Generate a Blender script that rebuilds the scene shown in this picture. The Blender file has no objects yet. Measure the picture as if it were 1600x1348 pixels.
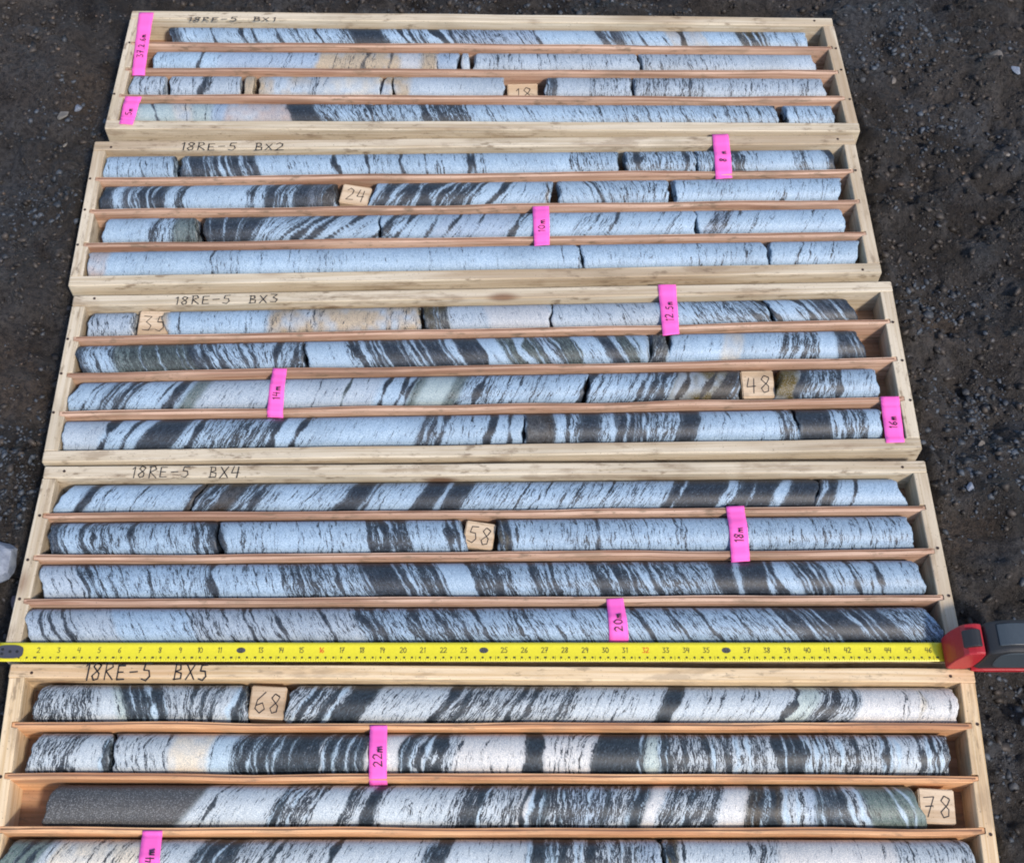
import bpy, bmesh, math, random
import numpy as np
from mathutils import Matrix, Vector
S = bpy.context.scene
COL = S.collection
random.seed(7); RNG = np.random.default_rng(7)
# surveyed layout, metres (x right, y away from the camera, z up)
CAM=dict(f=2039.2,pitch=1.04852,roll=0.006780,h=1.64340,y=-1.000)
BOXES=[
 {'q': [[-0.6585, 0.7422], [0.5447, 0.7366], [0.5602, 0.478], [-0.6623, 0.4725]], 'd': [[0.0769, 0.1365, 0.1967], [0.0699, 0.1267, 0.1864]]},
 {'q': [[-0.6732, 0.445], [0.5488, 0.4697], [0.5569, 0.194], [-0.6661, 0.1587]], 'd': [[0.078, 0.1429, 0.2074], [0.0748, 0.1368, 0.1998]]},
 {'q': [[-0.6544, 0.1412], [0.5683, 0.1786], [0.5717, -0.1112], [-0.6497, -0.141]], 'd': [[0.0771, 0.139, 0.2037], [0.0728, 0.1392, 0.2065]]},
 {'q': [[-0.6442, -0.1469], [0.5727, -0.1285], [0.5806, -0.4152], [-0.6477, -0.424]], 'd': [[0.0751, 0.1376, 0.199], [0.0722, 0.1373, 0.2035]]},
 {'q': [[-0.6348, -0.4316], [0.5887, -0.4297], [0.5771, -0.7122], [-0.6172, -0.7199]], 'd': [[0.0798, 0.1435, 0.208], [0.0747, 0.1398, 0.2031]]},
]
ROWS=[
 {'b': 0, 'i': 0, 'p0': [-0.6402, 0.6962], 'p1': [0.5282, 0.6943], 'r': 0.0231, 'z': [0.0557, (0.0732, 's', 0.7), (0.1233, 'w', 0.2), (0.1778, 'w', 0.22), (0.3413, 'w', 0.27), (0.3653, 'w', 0.45), (0.4242, 's', 0.92), (0.5016, 'w', 0.33), (0.5343, 'w', 0.2), (0.6356, 'c', 0.42), (0.6901, 'c', 0.25), (0.7882, 'w', 0.16), (0.8427, 'q', 0.7), (0.9081, 'w', 0.2), (0.9211, 't', 0.12), (0.9669, 't', 0.15), (1.0279, 'w', 0.2), (1.0693, 'o', 0.85), (1.139, 'w', 0.2)], 'bands': [(0.1298, 0.0033, 0.9), (0.1811, 0.0054, 0.9), (0.2018, 0.0033, 0.8), (0.2432, 0.0033, 0.7), (0.2759, 0.0033, 0.7), (0.3086, 0.0044, 0.8), (0.4558, 0.0054, 0.85), (0.47, 0.0044, 0.85), (0.4852, 0.0033, 0.7), (0.5168, 0.0153, 0.97), (0.5397, 0.0054, 0.8), (0.5648, 0.0054, 0.6), (0.6858, 0.0033, 0.8), (0.9298, 0.012, 0.85, 'k'), (0.8623, 0.0033, 0.7), (1.1205, 0.0044, 0.6)], 'ori': [(0.0579, -0.0098, 0.0), (0.6356, -0.0131, 0.0), (0.7991, -0.0131, 0.0022), (0.9407, -0.0153, 0.0044), (1.0715, -0.0087, 0.0022)], 'pc': [(0.0557, 1.139, -0.0098, -0.0065, 'slender unbroken core with steep black streaks and a dark smudge')]},
 {'b': 0, 'i': 1, 'p0': [-0.641, 0.6354], 'p1': [0.5316, 0.6385], 'r': 0.0241, 'z': [0.0201, (0.0308, 's', 0.5), (0.1425, 'w', 0.2), (0.309, 'c', 0.16), (0.3359, 't', 0.1), (0.3789, 't', 0.22), (0.4111, 't', 0.25), (0.4487, 't', 0.12), (0.481, 'u', 0.12), (0.5111, 't', 0.25), (0.553, 'c', 0.15), (0.5723, 't', 0.1), (0.855, 'v', 0.22), (1.0131, 'v', 0.25), (1.1486, 'v', 0.14)], 'bands': [(0.1125, 0.0054, 0.75), (0.2564, 0.0021, 0.6), (0.3918, 0.0086, 0.55, 'k'), (0.4326, 0.0043, 0.5, 'k'), (0.6131, 0.0043, 0.6), (0.712, 0.0032, 0.4), (0.8894, 0.0043, 0.5), (0.9378, 0.0043, 0.5)], 'ori': [(0.0222, 0.0, 0.0021), (0.2607, 0.0107, -0.0043), (0.5293, -0.0032, 0.0021), (1.1475, -0.0043, 0.0)], 'pc': [(0.0351, 0.51, 0.0, 0.0011, 'pale grey core with a tan rusty stain, longest'), (0.5121, 0.5444, -0.0021, 0.0021, 'short rounded pale chunk'), (0.5519, 0.5648, 0.0021, -0.0021, 'thin brown chip'), (0.5734, 0.8486, 0.0032, -0.0043, 'pale grey-green speckled core, middle length'), (0.855, 1.1464, -0.0043, -0.0064, 'pale speckled core ending dark at its right tip')]},
 {'b': 0, 'i': 2, 'p0': [-0.6418, 0.5755], 'p1': [0.5351, 0.5804], 'r': 0.0255, 'z': [0.006, (0.062, 'v', 0.3), (0.188, 'v', 0.22), (0.2187, 't', 0.12), (0.2991, 't', 0.16), (0.315, 't', 0.25), (0.4262, 'y', 0.1), (0.4685, 't', 0.14), (0.6242, 'v', 0.1), (0.6962, 'v', 0.2), (0.7121, 'q', 0.75), (0.7651, 'v', 0.15), (0.834, 'v', 0.38), (0.9558, 'v', 0.4), (1.1583, 'v', 0.26)], 'bands': [(0.1266, 0.0095, 0.85, 's'), (0.3097, 0.0021, 0.6), (0.3256, 0.0021, 0.5), (0.9325, 0.0032, 0.7), (0.7757, 0.0042, 0.5), (0.8922, 0.0053, 0.6), (0.9187, 0.0042, 0.6)], 'ori': [(0.006, 0.0, 0.0), (0.3203, 0.0064, -0.0032), (0.532, 0.0, 0.0), (1.1572, 0.0021, 0.0)], 'pc': [(0.007, 0.061, 0.0021, 0.0, 'short speckled grey stub at the very left'), (0.0716, 0.1869, 0.0, 0.0, 'grey core piece with one dark square spot'), (0.1954, 0.2102, 0.0, 0.0, 'very thin disc-like slice'), (0.2187, 0.4198, 0.0021, 0.0, 'tan and cream smooth core piece'), (0.423, 0.4399, 0.0064, -0.0021, 'pointed wedge fragment sticking up'), (0.4442, 0.4622, -0.0042, -0.0085, 'triangular chipped fragment'), (0.4579, 0.6231, -0.0106, 0.0021, 'clean pale core piece left of the 18 block'), (0.6941, 0.8361, 0.0042, -0.0011, 'pale core with a blue-grey left end right of the 18 block'), (0.8403, 1.1551, 0.0, -0.0032, 'pale blue-grey mottled core, rightmost')]},
 {'b': 0, 'i': 3, 'p0': [-0.6427, 0.5164], 'p1': [0.5386, 0.5219], 'r': 0.0245, 'z': [0.0153, (0.0905, 'p', 0.1), (0.1166, 'y', 0.18), (0.1479, 'p', 0.15), (0.1709, 'c', 0.18), (0.2785, 'r', 0.1), (0.3255, 's', 0.92), (0.3569, 'w', 0.5), (0.4133, 'w', 0.4), (0.4928, 'w', 0.38), (0.5712, 'w', 0.72), (0.6391, 'w', 0.3), (0.7228, 'w', 0.22), (0.8065, 'w', 0.3), (1.0733, 'w', 0.33), (1.0869, 'w', 0.8), (1.1685, 'w', 0.28)], 'bands': [(0.0581, 0.0042, 0.7, 'q'), (0.1375, 0.0021, 0.6), (0.5011, 0.0084, 0.9), (0.5241, 0.0094, 0.85), (0.4112, 0.0042, 0.85), (0.43, 0.0042, 0.6), (0.9268, 0.0042, 0.6), (0.9948, 0.0052, 0.6), (0.7855, 0.0042, 0.6)], 'ori': [(0.0226, -0.0125, 0.0), (0.1688, 0.0042, 0.0), (0.3046, -0.0125, 0.0), (0.4928, -0.0063, 0.0), (0.6391, -0.0094, 0.0), (1.1622, -0.0052, 0.0)], 'pc': [(0.0184, 0.4133, -0.0031, -0.0031, 'core grading from pale green to tan to black'), (0.4154, 1.0743, -0.0031, -0.0052, 'long blue-white core with black flecks at its left'), (1.089, 1.1654, -0.0052, -0.0021, 'short blue-white end piece')]},
 {'b': 1, 'i': 0, 'p0': [-0.6531, 0.3989], 'p1': [0.5311, 0.4244], 'r': 0.0256, 'z': [0.0004, (0.1138, 'w', 0.26), (0.1726, 's', 0.7), (0.1929, 's', 0.6), (0.2456, 's', 0.82), (0.3654, 'w', 0.2), (0.5485, 'w', 0.22), (0.6096, 'w', 0.25), (0.7523, 'w', 0.15), (0.8186, 'w', 0.33), (0.9411, 'w', 0.45), (0.982, 'w', 0.45), (1.0229, 'w', 0.62), (1.0997, 'w', 0.2), (1.1222, 'w', 0.5), (1.1509, 'w', 0.2), (1.1683, 's', 0.85)], 'bands': [(0.1878, 0.0051, 0.2, 'w'), (0.2, 0.0041, 0.25, 'w'), (0.3715, 0.0071, 0.8), (0.4213, 0.0041, 0.8), (0.4773, 0.0051, 0.7), (0.5302, 0.0041, 0.5), (0.5821, 0.0061, 0.8), (0.5912, 0.0061, 0.7), (0.7472, 0.0041, 0.6), (0.7676, 0.0041, 0.5), (0.8543, 0.0081, 0.8), (0.9278, 0.0051, 0.85), (1.0127, 0.0051, 0.85)], 'ori': [(0.0055, 0.0, 0.002), (0.2335, -0.0081, 0.0), (0.3451, -0.0041, 0.0), (1.1611, -0.0031, 0.0)], 'pc': [(0.0035, 0.1128, 0.002, 0.0, 'short speckled white stub at the left end'), (0.125, 0.8196, 0.0, -0.002, 'long core, black at its left end and blue-white beyond'), (0.8318, 0.9422, -0.002, -0.001, 'short salt-and-pepper piece'), (0.9452, 1.1662, 0.0, -0.0061, 'speckled piece partly under the 8 m tag, dark tip')]},
 {'b': 1, 'i': 1, 'p0': [-0.6515, 0.335], 'p1': [0.5329, 0.3635], 'r': 0.0265, 'z': [0.0047, (0.0276, 's', 0.75), (0.0445, 'w', 0.3), (0.0624, 'q', 0.6), (0.1113, 's', 0.75), (0.1242, 'w', 0.2), (0.1412, 'w', 0.5), (0.2339, 'w', 0.18), (0.2489, 'w', 0.45), (0.2649, 'w', 0.3), (0.2988, 's', 0.85), (0.3108, 'w', 0.4), (0.3328, 's', 0.85), (0.3538, 'q', 0.5), (0.3748, 'k', 0.85), (0.4388, 'w', 0.2), (0.4488, 'q', 0.6), (0.5489, 'w', 0.35), (0.594, 'w', 0.55), (0.7113, 'w', 0.2), (0.7947, 'w', 0.28), (0.8952, 'w', 0.33), (0.9908, 'w', 0.25), (1.1662, 'w', 0.2)], 'bands': [(0.1312, 0.003, 0.85), (0.1382, 0.003, 0.85), (0.2439, 0.004, 0.8), (0.4508, 0.014, 0.85), (0.4708, 0.004, 0.8), (0.4838, 0.015, 0.9), (0.4958, 0.003, 0.7), (0.5178, 0.022, 0.92), (0.5489, 0.018, 0.85), (0.5739, 0.018, 0.9), (0.589, 0.007, 0.8), (0.6251, 0.011, 0.85), (0.6411, 0.002, 0.7), (0.7053, 0.003, 0.6, 't'), (0.7846, 0.004, 0.8), (0.7997, 0.004, 0.6), (0.853, 0.002, 0.5), (1.0764, 0.006, 0.5)], 'ori': [(0.0097, -0.004, 0.009), (0.1491, 0.0, 0.009), (0.199, 0.004, 0.005), (0.3488, 0.002, 0.008), (0.4388, 0.014, 0.003), (0.6491, 0.014, 0.005), (0.7495, -0.01, -0.006), (0.9002, 0.006, -0.002), (1.1521, 0.004, 0.0)], 'pc': [(0.0067, 0.3738, 0.004, -0.004, 'core with curved black bands, brown-black right end'), (0.4288, 0.7103, 0.012, 0.002, 'boldly zebra-striped core with oblique black bands right of block 24'), (0.7224, 0.8932, -0.002, 0.003, 'mid-length core with faint arcs between two gaps'), (0.9063, 1.1652, -0.003, 0.003, 'clean bluish core, rightmost')]},
 {'b': 1, 'i': 2, 'p0': [-0.6499, 0.2703], 'p1': [0.5347, 0.301], 'r': 0.0265, 'z': [0.0185, (0.0891, 'w', 0.2), (0.1018, 'w', 0.6), (0.1263, 'w', 0.35), (0.1636, 'n', 0.35), (0.1734, 'k', 0.7), (0.2559, 's', 0.78), (0.3129, 'w', 0.4), (0.3621, 'w', 0.28), (0.4428, 'w', 0.2), (0.4704, 'w', 0.55), (0.5295, 'w', 0.2), (0.6479, 'c', 0.2), (0.7467, 'w', 0.18), (0.8061, 'w', 0.3), (0.9318, 'w', 0.2), (0.9497, 'w', 0.2), (0.9794, 'c', 0.5), (1.024, 'w', 0.25), (1.1631, 'w', 0.17)], 'bands': [(0.095, 0.0059, 0.8), (0.1126, 0.0039, 0.5), (0.308, 0.0059, 0.8), (0.3306, 0.0118, 0.8), (0.3523, 0.0138, 0.75), (0.3867, 0.0079, 0.9), (0.4507, 0.0079, 0.9), (0.4783, 0.0059, 0.8), (0.5216, 0.0039, 0.8), (0.5542, 0.0049, 0.85), (0.5936, 0.003, 0.7), (0.6529, 0.0069, 0.9), (0.6598, 0.003, 0.7), (0.7714, 0.0039, 0.6), (0.8011, 0.0039, 0.75), (0.8704, 0.0039, 0.5), (0.8952, 0.0039, 0.5), (0.9893, 0.003, 0.7), (1.0221, 0.003, 0.6)], 'ori': [(0.0215, 0.002, 0.003), (0.0969, 0.0059, 0.0049), (0.1656, -0.0039, -0.003), (0.2539, 0.0099, 0.0), (0.3227, 0.0296, 0.0), (0.431, 0.0257, 0.0), (0.4704, 0.0178, 0.0), (0.6479, 0.0118, 0.0), (0.8457, 0.0138, 0.0), (1.1432, 0.0118, 0.0)], 'pc': [(0.0215, 0.1617, 0.003, -0.003, 'pale piece turning greenish brown at its right end'), (0.1754, 0.4428, -0.0039, 0.0, 'core with a long slanting black lens'), (0.4448, 0.9308, 0.0, 0.0, 'core with thin oblique dark lines under the 10 m tag'), (0.9348, 1.1611, 0.0, -0.003, 'pale core with a grey patch at its left, rightmost')]},
 {'b': 1, 'i': 3, 'p0': [-0.6483, 0.2061], 'p1': [0.5366, 0.2391], 'r': 0.0262, 'z': [0.005, (0.032, 'r', 0.2), (0.1622, 'w', 0.14), (0.2299, 'w', 0.2), (0.4525, 'w', 0.17), (0.7489, 'w', 0.15), (1.0172, 'w', 0.2), (1.1766, 'w', 0.18)], 'bands': [(0.0898, 0.0029, 0.4), (0.1912, 0.0039, 0.5), (0.2318, 0.0019, 0.6), (0.3556, 0.0029, 0.4), (0.5738, 0.0029, 0.4), (0.7489, 0.0029, 0.6), (0.7538, 0.0029, 0.5), (1.0856, 0.0058, 0.6), (1.0025, 0.0039, 0.5), (1.1071, 0.0049, 0.35)], 'ori': [(0.0079, 0.0039, 0.0), (0.744, -0.0039, 0.0), (1.1345, 0.0058, 0.0)], 'pc': [(0.005, 0.7499, 0.0029, -0.0029, 'very long smooth whitish core, left part of the channel'), (0.7528, 1.0338, -0.0029, -0.0019, 'smooth pale blue piece after a jagged crack'), (1.0416, 1.1737, 0.001, 0.0049, 'short smooth pale end piece')]},
 {'b': 2, 'i': 0, 'p0': [-0.6347, 0.0958], 'p1': [0.5498, 0.1341], 'r': 0.0246, 'z': [0.0081, (0.0775, 'v', 0.3), (0.1264, 't', 0.15), (0.275, 'w', 0.2), (0.3503, 't', 0.22), (0.4447, 't', 0.16), (0.4967, 't', 0.25), (0.5392, 'o', 0.7), (0.596, 'v', 0.2), (0.6926, 'u', 0.15), (0.8569, 'v', 0.22), (0.9044, 'w', 0.2), (0.9663, 'w', 0.42), (1.014, 'w', 0.4), (1.0569, 'w', 0.18), (1.0855, 'w', 0.3), (1.1524, 'q', 0.6)], 'bands': [(0.1433, 0.0028, 0.8), (0.195, 0.0019, 0.5), (0.3315, 0.0019, 0.6), (0.3409, 0.0019, 0.6), (0.4541, 0.0047, 0.5, 't'), (0.9187, 0.0095, 0.5), (0.9378, 0.0076, 0.5), (0.9616, 0.0057, 0.6), (0.993, 0.0047, 0.7), (1.0197, 0.0085, 0.95), (1.0731, 0.0085, 0.85), (1.1094, 0.0076, 0.9), (1.1266, 0.0076, 0.85), (1.138, 0.0076, 0.8)], 'ori': [(0.0119, 0.0, 0.0), (0.1057, 0.0, 0.0), (0.4447, 0.0028, 0.0), (0.5392, -0.0038, 0.0), (0.8711, -0.0095, 0.0), (0.9759, -0.0151, 0.0), (1.0617, -0.0133, 0.0), (1.1476, -0.0133, 0.0)], 'pc': [(0.01, 0.0747, 0.0019, -0.0019, 'short whitish stub left of the 35 block'), (0.1226, 0.4976, -0.0095, 0.0009, 'blue-white core turning tan, right of the 35 block'), (0.5033, 0.6907, 0.0, 0.0009, 'pinkish piece with an olive fracture face at its left'), (0.6945, 1.014, 0.0009, -0.0095, 'pale core under the 12.5 m tag'), (1.0197, 1.1419, -0.0114, -0.0133, 'piece with heavy black bands tapering to a dark tip')]},
 {'b': 2, 'i': 1, 'p0': [-0.6337, 0.0338], 'p1': [0.5505, 0.072], 'r': 0.0265, 'z': [0.0019, (0.0148, 's', 0.6), (0.0406, 'w', 0.55), (0.059, 'w', 0.35), (0.0821, 'n', 0.5), (0.1697, 'n', 0.75), (0.1808, 's', 0.85), (0.2899, 'w', 0.38), (0.3361, 'w', 0.42), (0.3963, 'w', 0.13), (0.4288, 'w', 0.4), (0.6053, 's', 0.68), (0.6239, 'w', 0.1), (0.6797, 'n', 0.6), (0.6983, 'c', 0.4), (0.7403, 'n', 0.7), (0.7683, 'w', 0.35), (0.7897, 's', 0.75), (0.8196, 'n', 0.7), (0.8308, 'w', 0.1), (0.8616, 'o', 0.82), (0.9411, 'w', 0.15), (0.9673, 'y', 0.1), (1.0253, 'w', 0.18), (1.0815, 'w', 0.62), (1.1078, 'w', 0.1), (1.1472, 's', 0.65)], 'bands': [(0.19, 0.0065, 0.9), (0.2048, 0.0046, 0.8), (0.2113, 0.0037, 0.7), (0.2436, 0.0037, 0.7), (0.2575, 0.0046, 0.7), (0.2899, 0.0065, 0.85), (0.3195, 0.0046, 0.9), (0.3306, 0.0046, 0.95), (0.3732, 0.0028, 0.5), (0.4103, 0.0065, 0.9), (0.4158, 0.0037, 0.8), (0.4214, 0.0037, 0.2, 'w'), (0.4362, 0.0065, 0.85), (0.5551, 0.0112, 0.2, 'w'), (0.5681, 0.0112, 0.95), (0.5922, 0.0112, 0.95), (0.6006, 0.0149, 0.05, 'w'), (0.6518, 0.013, 0.2, 'w'), (0.689, 0.0074, 0.2, 'w'), (0.7375, 0.0112, 0.15, 'w'), (0.7617, 0.0074, 0.1, 'w')], 'ori': [(0.0084, -0.0093, 0.0056), (0.0682, -0.0074, 0.0028), (0.1882, -0.0112, 0.0), (0.2436, -0.013, 0.0), (0.3084, 0.0074, 0.0), (0.3361, -0.0037, 0.0), (0.3732, -0.0093, 0.0), (0.4473, -0.0112, 0.0), (0.5867, -0.013, 0.0), (0.8196, -0.0112, 0.0), (0.8382, 0.0056, 0.0028), (1.0534, 0.0056, 0.0), (1.1472, -0.0074, 0.0)], 'pc': [(0.0038, 0.3324, -0.0112, -0.0037, 'core mottled black and dark green at its left end'), (0.3352, 0.8317, -0.0037, 0.0028, 'long dark green-black streaked core, middle of the channel'), (0.8364, 0.8607, 0.0037, -0.0074, 'small brownish broken wedge'), (0.8625, 1.1453, 0.0037, -0.0074, 'pale blue core with two dark bands near its right end')]},
 {'b': 2, 'i': 2, 'p0': [-0.6326, -0.0295], 'p1': [0.5513, 0.0051], 'r': 0.0265, 'z': [-0.0, (0.0525, 'w', 0.25), (0.0933, 's', 0.82), (0.1087, 'w', 0.3), (0.1477, 'w', 0.22), (0.1623, 'q', 0.8), (0.1695, 'w', 0.15), (0.1913, 'n', 0.25), (0.2949, 'v', 0.2), (0.3769, 'v', 0.17), (0.4407, 'v', 0.15), (0.4863, 'w', 0.15), (0.5009, 'n', 0.2), (0.5429, 'p', 0.08), (0.5611, 'n', 0.3), (0.6141, 'w', 0.4), (0.724, 'w', 0.24), (0.7789, 'w', 0.32), (0.8156, 'w', 0.28), (0.8615, 'w', 0.45), (0.8982, 'o', 0.1), (0.9304, 'o', 0.12), (0.9607, 'k', 0.85), (1.0453, 'o', 0.15), (1.1006, 'w', 0.55), (1.1577, 'w', 0.25)], 'bands': [(0.0299, 0.0027, 0.8), (0.0389, 0.0027, 0.7), (0.1015, 0.0027, 0.1, 'w'), (0.1359, 0.0027, 0.7), (0.155, 0.0082, 0.9), (0.3933, 0.0037, 0.8, 'n'), (0.4498, 0.0046, 0.98), (0.4735, 0.0046, 0.95), (0.4844, 0.0046, 0.8), (0.5849, 0.0082, 0.95), (0.6013, 0.0018, 0.7), (0.6233, 0.0018, 0.7), (0.6397, 0.0027, 0.9), (0.6644, 0.0018, 0.7), (0.7404, 0.011, 0.95), (0.7551, 0.0027, 0.7), (0.8184, 0.0046, 0.8), (0.8321, 0.0055, 0.9), (0.8468, 0.0082, 0.9), (0.8596, 0.0027, 0.8), (0.878, 0.0082, 0.95, 'k'), (0.9129, 0.0082, 0.95, 'k'), (0.9441, 0.0219, 0.95, 'k'), (1.0472, 0.0091, 0.8), (1.1006, 0.0064, 0.8)], 'ori': [(0.009, 0.0128, 0.0018), (0.1314, 0.0146, 0.0018), (0.195, 0.0128, 0.0), (0.3769, 0.0073, 0.0), (0.4498, 0.0091, 0.0), (0.5593, 0.011, 0.0), (0.8156, 0.011, 0.0), (0.9349, 0.0128, 0.0), (1.0177, 0.0055, 0.0), (1.1559, 0.0037, 0.0)], 'pc': [(0.0036, 0.7368, 0.0146, 0.0073, 'very long pale core with oblique bands and a mint green patch'), (0.7414, 0.9588, 0.0073, 0.0037, 'piece with dark oblique bands turning brown, left of the 48 block'), (1.0149, 1.1568, 0.0091, 0.0, 'short salt-and-pepper end piece, right of the 48 block')]},
 {'b': 2, 'i': 3, 'p0': [-0.6315, -0.0936], 'p1': [0.5521, -0.0627], 'r': 0.0265, 'z': [0.0003, (0.0591, 'v', 0.14), (0.0903, 'w', 0.2), (0.1171, 'w', 0.22), (0.1679, 's', 0.88), (0.1929, 'w', 0.25), (0.2465, 'w', 0.55), (0.2956, 'w', 0.65), (0.3627, 'w', 0.2), (0.5016, 'w', 0.17), (0.5258, 'q', 0.7), (0.5958, 'w', 0.2), (0.6452, 'w', 0.15), (0.6515, 'w', 0.3), (0.6928, 'k', 0.92), (0.7081, 'w', 0.25), (0.7288, 'w', 0.45), (0.7549, 's', 0.92), (0.7756, 'w', 0.45), (0.8314, 's', 0.75), (0.8674, 'w', 0.55), (0.8945, 's', 0.88), (1.0055, 'w', 0.17), (1.0326, 'w', 0.5), (1.0823, 's', 0.94), (1.132, 'w', 0.62), (1.1528, 'w', 0.2)], 'bands': [(0.0645, 0.0072, 0.95), (0.0948, 0.0054, 0.85), (0.1768, 0.0081, 0.1, 'w'), (0.1884, 0.0117, 0.9), (0.3001, 0.0126, 0.9), (0.3332, 0.0072, 0.92), (0.5329, 0.0054, 0.7), (0.6012, 0.0117, 0.93), (0.6281, 0.0036, 0.8), (0.7117, 0.0036, 0.9), (0.9197, 0.0027, 0.4), (0.7729, 0.0054, 0.1, 'w'), (0.7918, 0.0036, 0.15, 'w'), (0.8251, 0.0036, 0.15, 'w'), (1.0145, 0.0045, 0.7), (1.0913, 0.0063, 0.1, 'w'), (1.1094, 0.0045, 0.95)], 'ori': [(0.0057, 0.0018, 0.0036), (0.0636, 0.0108, 0.0), (0.1304, 0.018, 0.0027), (0.2108, 0.0108, 0.0), (0.318, 0.0126, 0.0), (0.5419, 0.0072, 0.0), (0.6227, 0.0018, 0.0), (0.6766, 0.0, 0.0), (0.7576, 0.0018, -0.0018), (0.8837, 0.0072, -0.0027), (1.0281, -0.0027, -0.0036), (1.1528, 0.0, 0.0)], 'pc': [(0.003, 0.647, 0.0018, 0.0009, 'long core with slanting black bands at its left half'), (0.6497, 1.0317, 0.0, -0.0036, 'heavily banded dark core in the middle'), (1.0344, 1.1528, -0.0036, 0.0, 'near-black end piece partly under the 16 m tag')]},
 {'b': 3, 'i': 0, 'p0': [-0.6258, -0.1917], 'p1': [0.5549, -0.1724], 'r': 0.0243, 'z': [0.0091, (0.0421, 'w', 0.15), (0.0543, 's', 0.5), (0.1901, 'w', 0.24), (0.1988, 'k', 0.95), (0.2249, 'w', 0.45), (0.2528, 'k', 0.92), (0.2903, 'w', 0.45), (0.3976, 'w', 0.26), (0.4272, 's', 0.93), (0.4997, 'w', 0.28), (0.5303, 's', 0.93), (0.5382, 'w', 0.1), (0.5652, 's', 0.93), (0.8409, 'w', 0.32), (0.9154, 's', 0.93), (0.9329, 'w', 0.3), (0.9873, 's', 0.9), (1.0031, 'w', 0.3), (1.0435, 's', 0.95), (1.0716, 's', 0.85), (1.0997, 'w', 0.15), (1.1629, 'w', 0.13)], 'bands': [(0.0491, 0.0087, 0.9, 's'), (0.1161, 0.0026, 0.8), (0.1936, 0.0079, 1.0, 'k'), (0.2093, 0.0052, 0.9), (0.2171, 0.0026, 0.8), (0.265, 0.0035, 0.8), (0.2781, 0.0079, 0.9), (0.4342, 0.0035, 0.7), (0.6702, 0.0017, 0.8), (0.6982, 0.0017, 0.7), (0.7183, 0.0017, 0.7), (0.7551, 0.0026, 0.8), (0.609, 0.0017, 0.6), (0.6396, 0.0017, 0.6), (0.8558, 0.0035, 0.15, 'w'), (0.9198, 0.007, 0.1, 'w'), (0.9312, 0.0026, 0.9), (0.9549, 0.0026, 0.3, 'w'), (0.9961, 0.0087, 0.1, 'w'), (1.097, 0.0035, 0.95)], 'ori': [(0.0117, 0.0175, 0.0017), (0.0508, 0.007, 0.0061), (0.1161, 0.0122, 0.0017), (0.1988, 0.014, 0.0), (0.3644, 0.0157, 0.0), (0.539, 0.0122, 0.0), (0.8015, 0.0122, 0.0), (0.9329, 0.0105, 0.0), (1.0997, 0.007, 0.0), (1.1612, 0.0052, 0.0)], 'pc': [(0.0091, 0.1953, 0.0192, 0.0122, 'pale obliquely cut piece with one black crescent'), (0.1979, 1.0426, 0.0122, 0.007, 'long core crossed by broad oblique black bands'), (1.0452, 1.1612, 0.007, -0.0105, 'black-and-white piece with an angled right end')]},
 {'b': 3, 'i': 1, 'p0': [-0.6266, -0.253], 'p1': [0.5566, -0.2335], 'r': 0.0265, 'z': [0.0076, (0.0289, 's', 0.55), (0.0442, 'w', 0.5), (0.0613, 'w', 0.6), (0.1142, 'w', 0.4), (0.1996, 'w', 0.35), (0.2252, 'w', 0.35), (0.2423, 's', 0.85), (0.4348, 'w', 0.25), (0.4904, 'w', 0.6), (0.5375, 'w', 0.28), (0.5641, 'w', 0.4), (0.6241, 's', 0.8), (0.6876, 'w', 0.28), (0.8078, 'w', 0.3), (0.911, 'w', 0.25), (1.1658, 'w', 0.28)], 'bands': [(0.0391, 0.0043, 0.1, 'w'), (0.0476, 0.0043, 0.15, 'w'), (0.057, 0.0051, 0.9), (0.0715, 0.0026, 0.7), (0.0826, 0.0026, 0.7), (0.1185, 0.0043, 0.8), (0.2064, 0.0043, 0.85), (0.215, 0.0026, 0.7), (0.2227, 0.0026, 0.8), (0.2338, 0.012, 0.97), (0.2833, 0.0026, 0.5), (0.4382, 0.006, 0.9), (0.4553, 0.0077, 0.95), (0.4664, 0.0034, 0.8), (0.4776, 0.0069, 0.75), (0.5435, 0.0069, 0.9), (0.5538, 0.0043, 0.85), (0.5581, 0.0034, 0.1, 'w'), (0.6156, 0.0077, 0.85, 'o'), (0.6216, 0.0034, 1.0), (0.6327, 0.0026, 0.9), (0.7443, 0.0043, 0.65), (0.9411, 0.0026, 0.4), (0.7091, 0.0034, 0.4), (0.8551, 0.0026, 0.4)], 'ori': [(0.0118, -0.0051, 0.0077), (0.1142, -0.0034, 0.006), (0.2338, -0.0034, -0.0051), (0.3021, 0.0, -0.0034), (0.4476, -0.0034, -0.0026), (0.5418, -0.0051, 0.0), (0.6705, 0.0, -0.0026), (0.9282, -0.0034, 0.0), (1.165, 0.0, -0.0026)], 'pc': [(0.0093, 0.2321, 0.0, -0.0051, 'core full of fine curved arcs, dark at its left tip'), (0.2372, 0.5633, -0.0043, -0.0069, 'blue-white core with a black double band, left of the 58 block'), (0.6087, 1.165, -0.0017, -0.0017, 'very long speckled blue-white core right of the 58 block')]},
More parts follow.
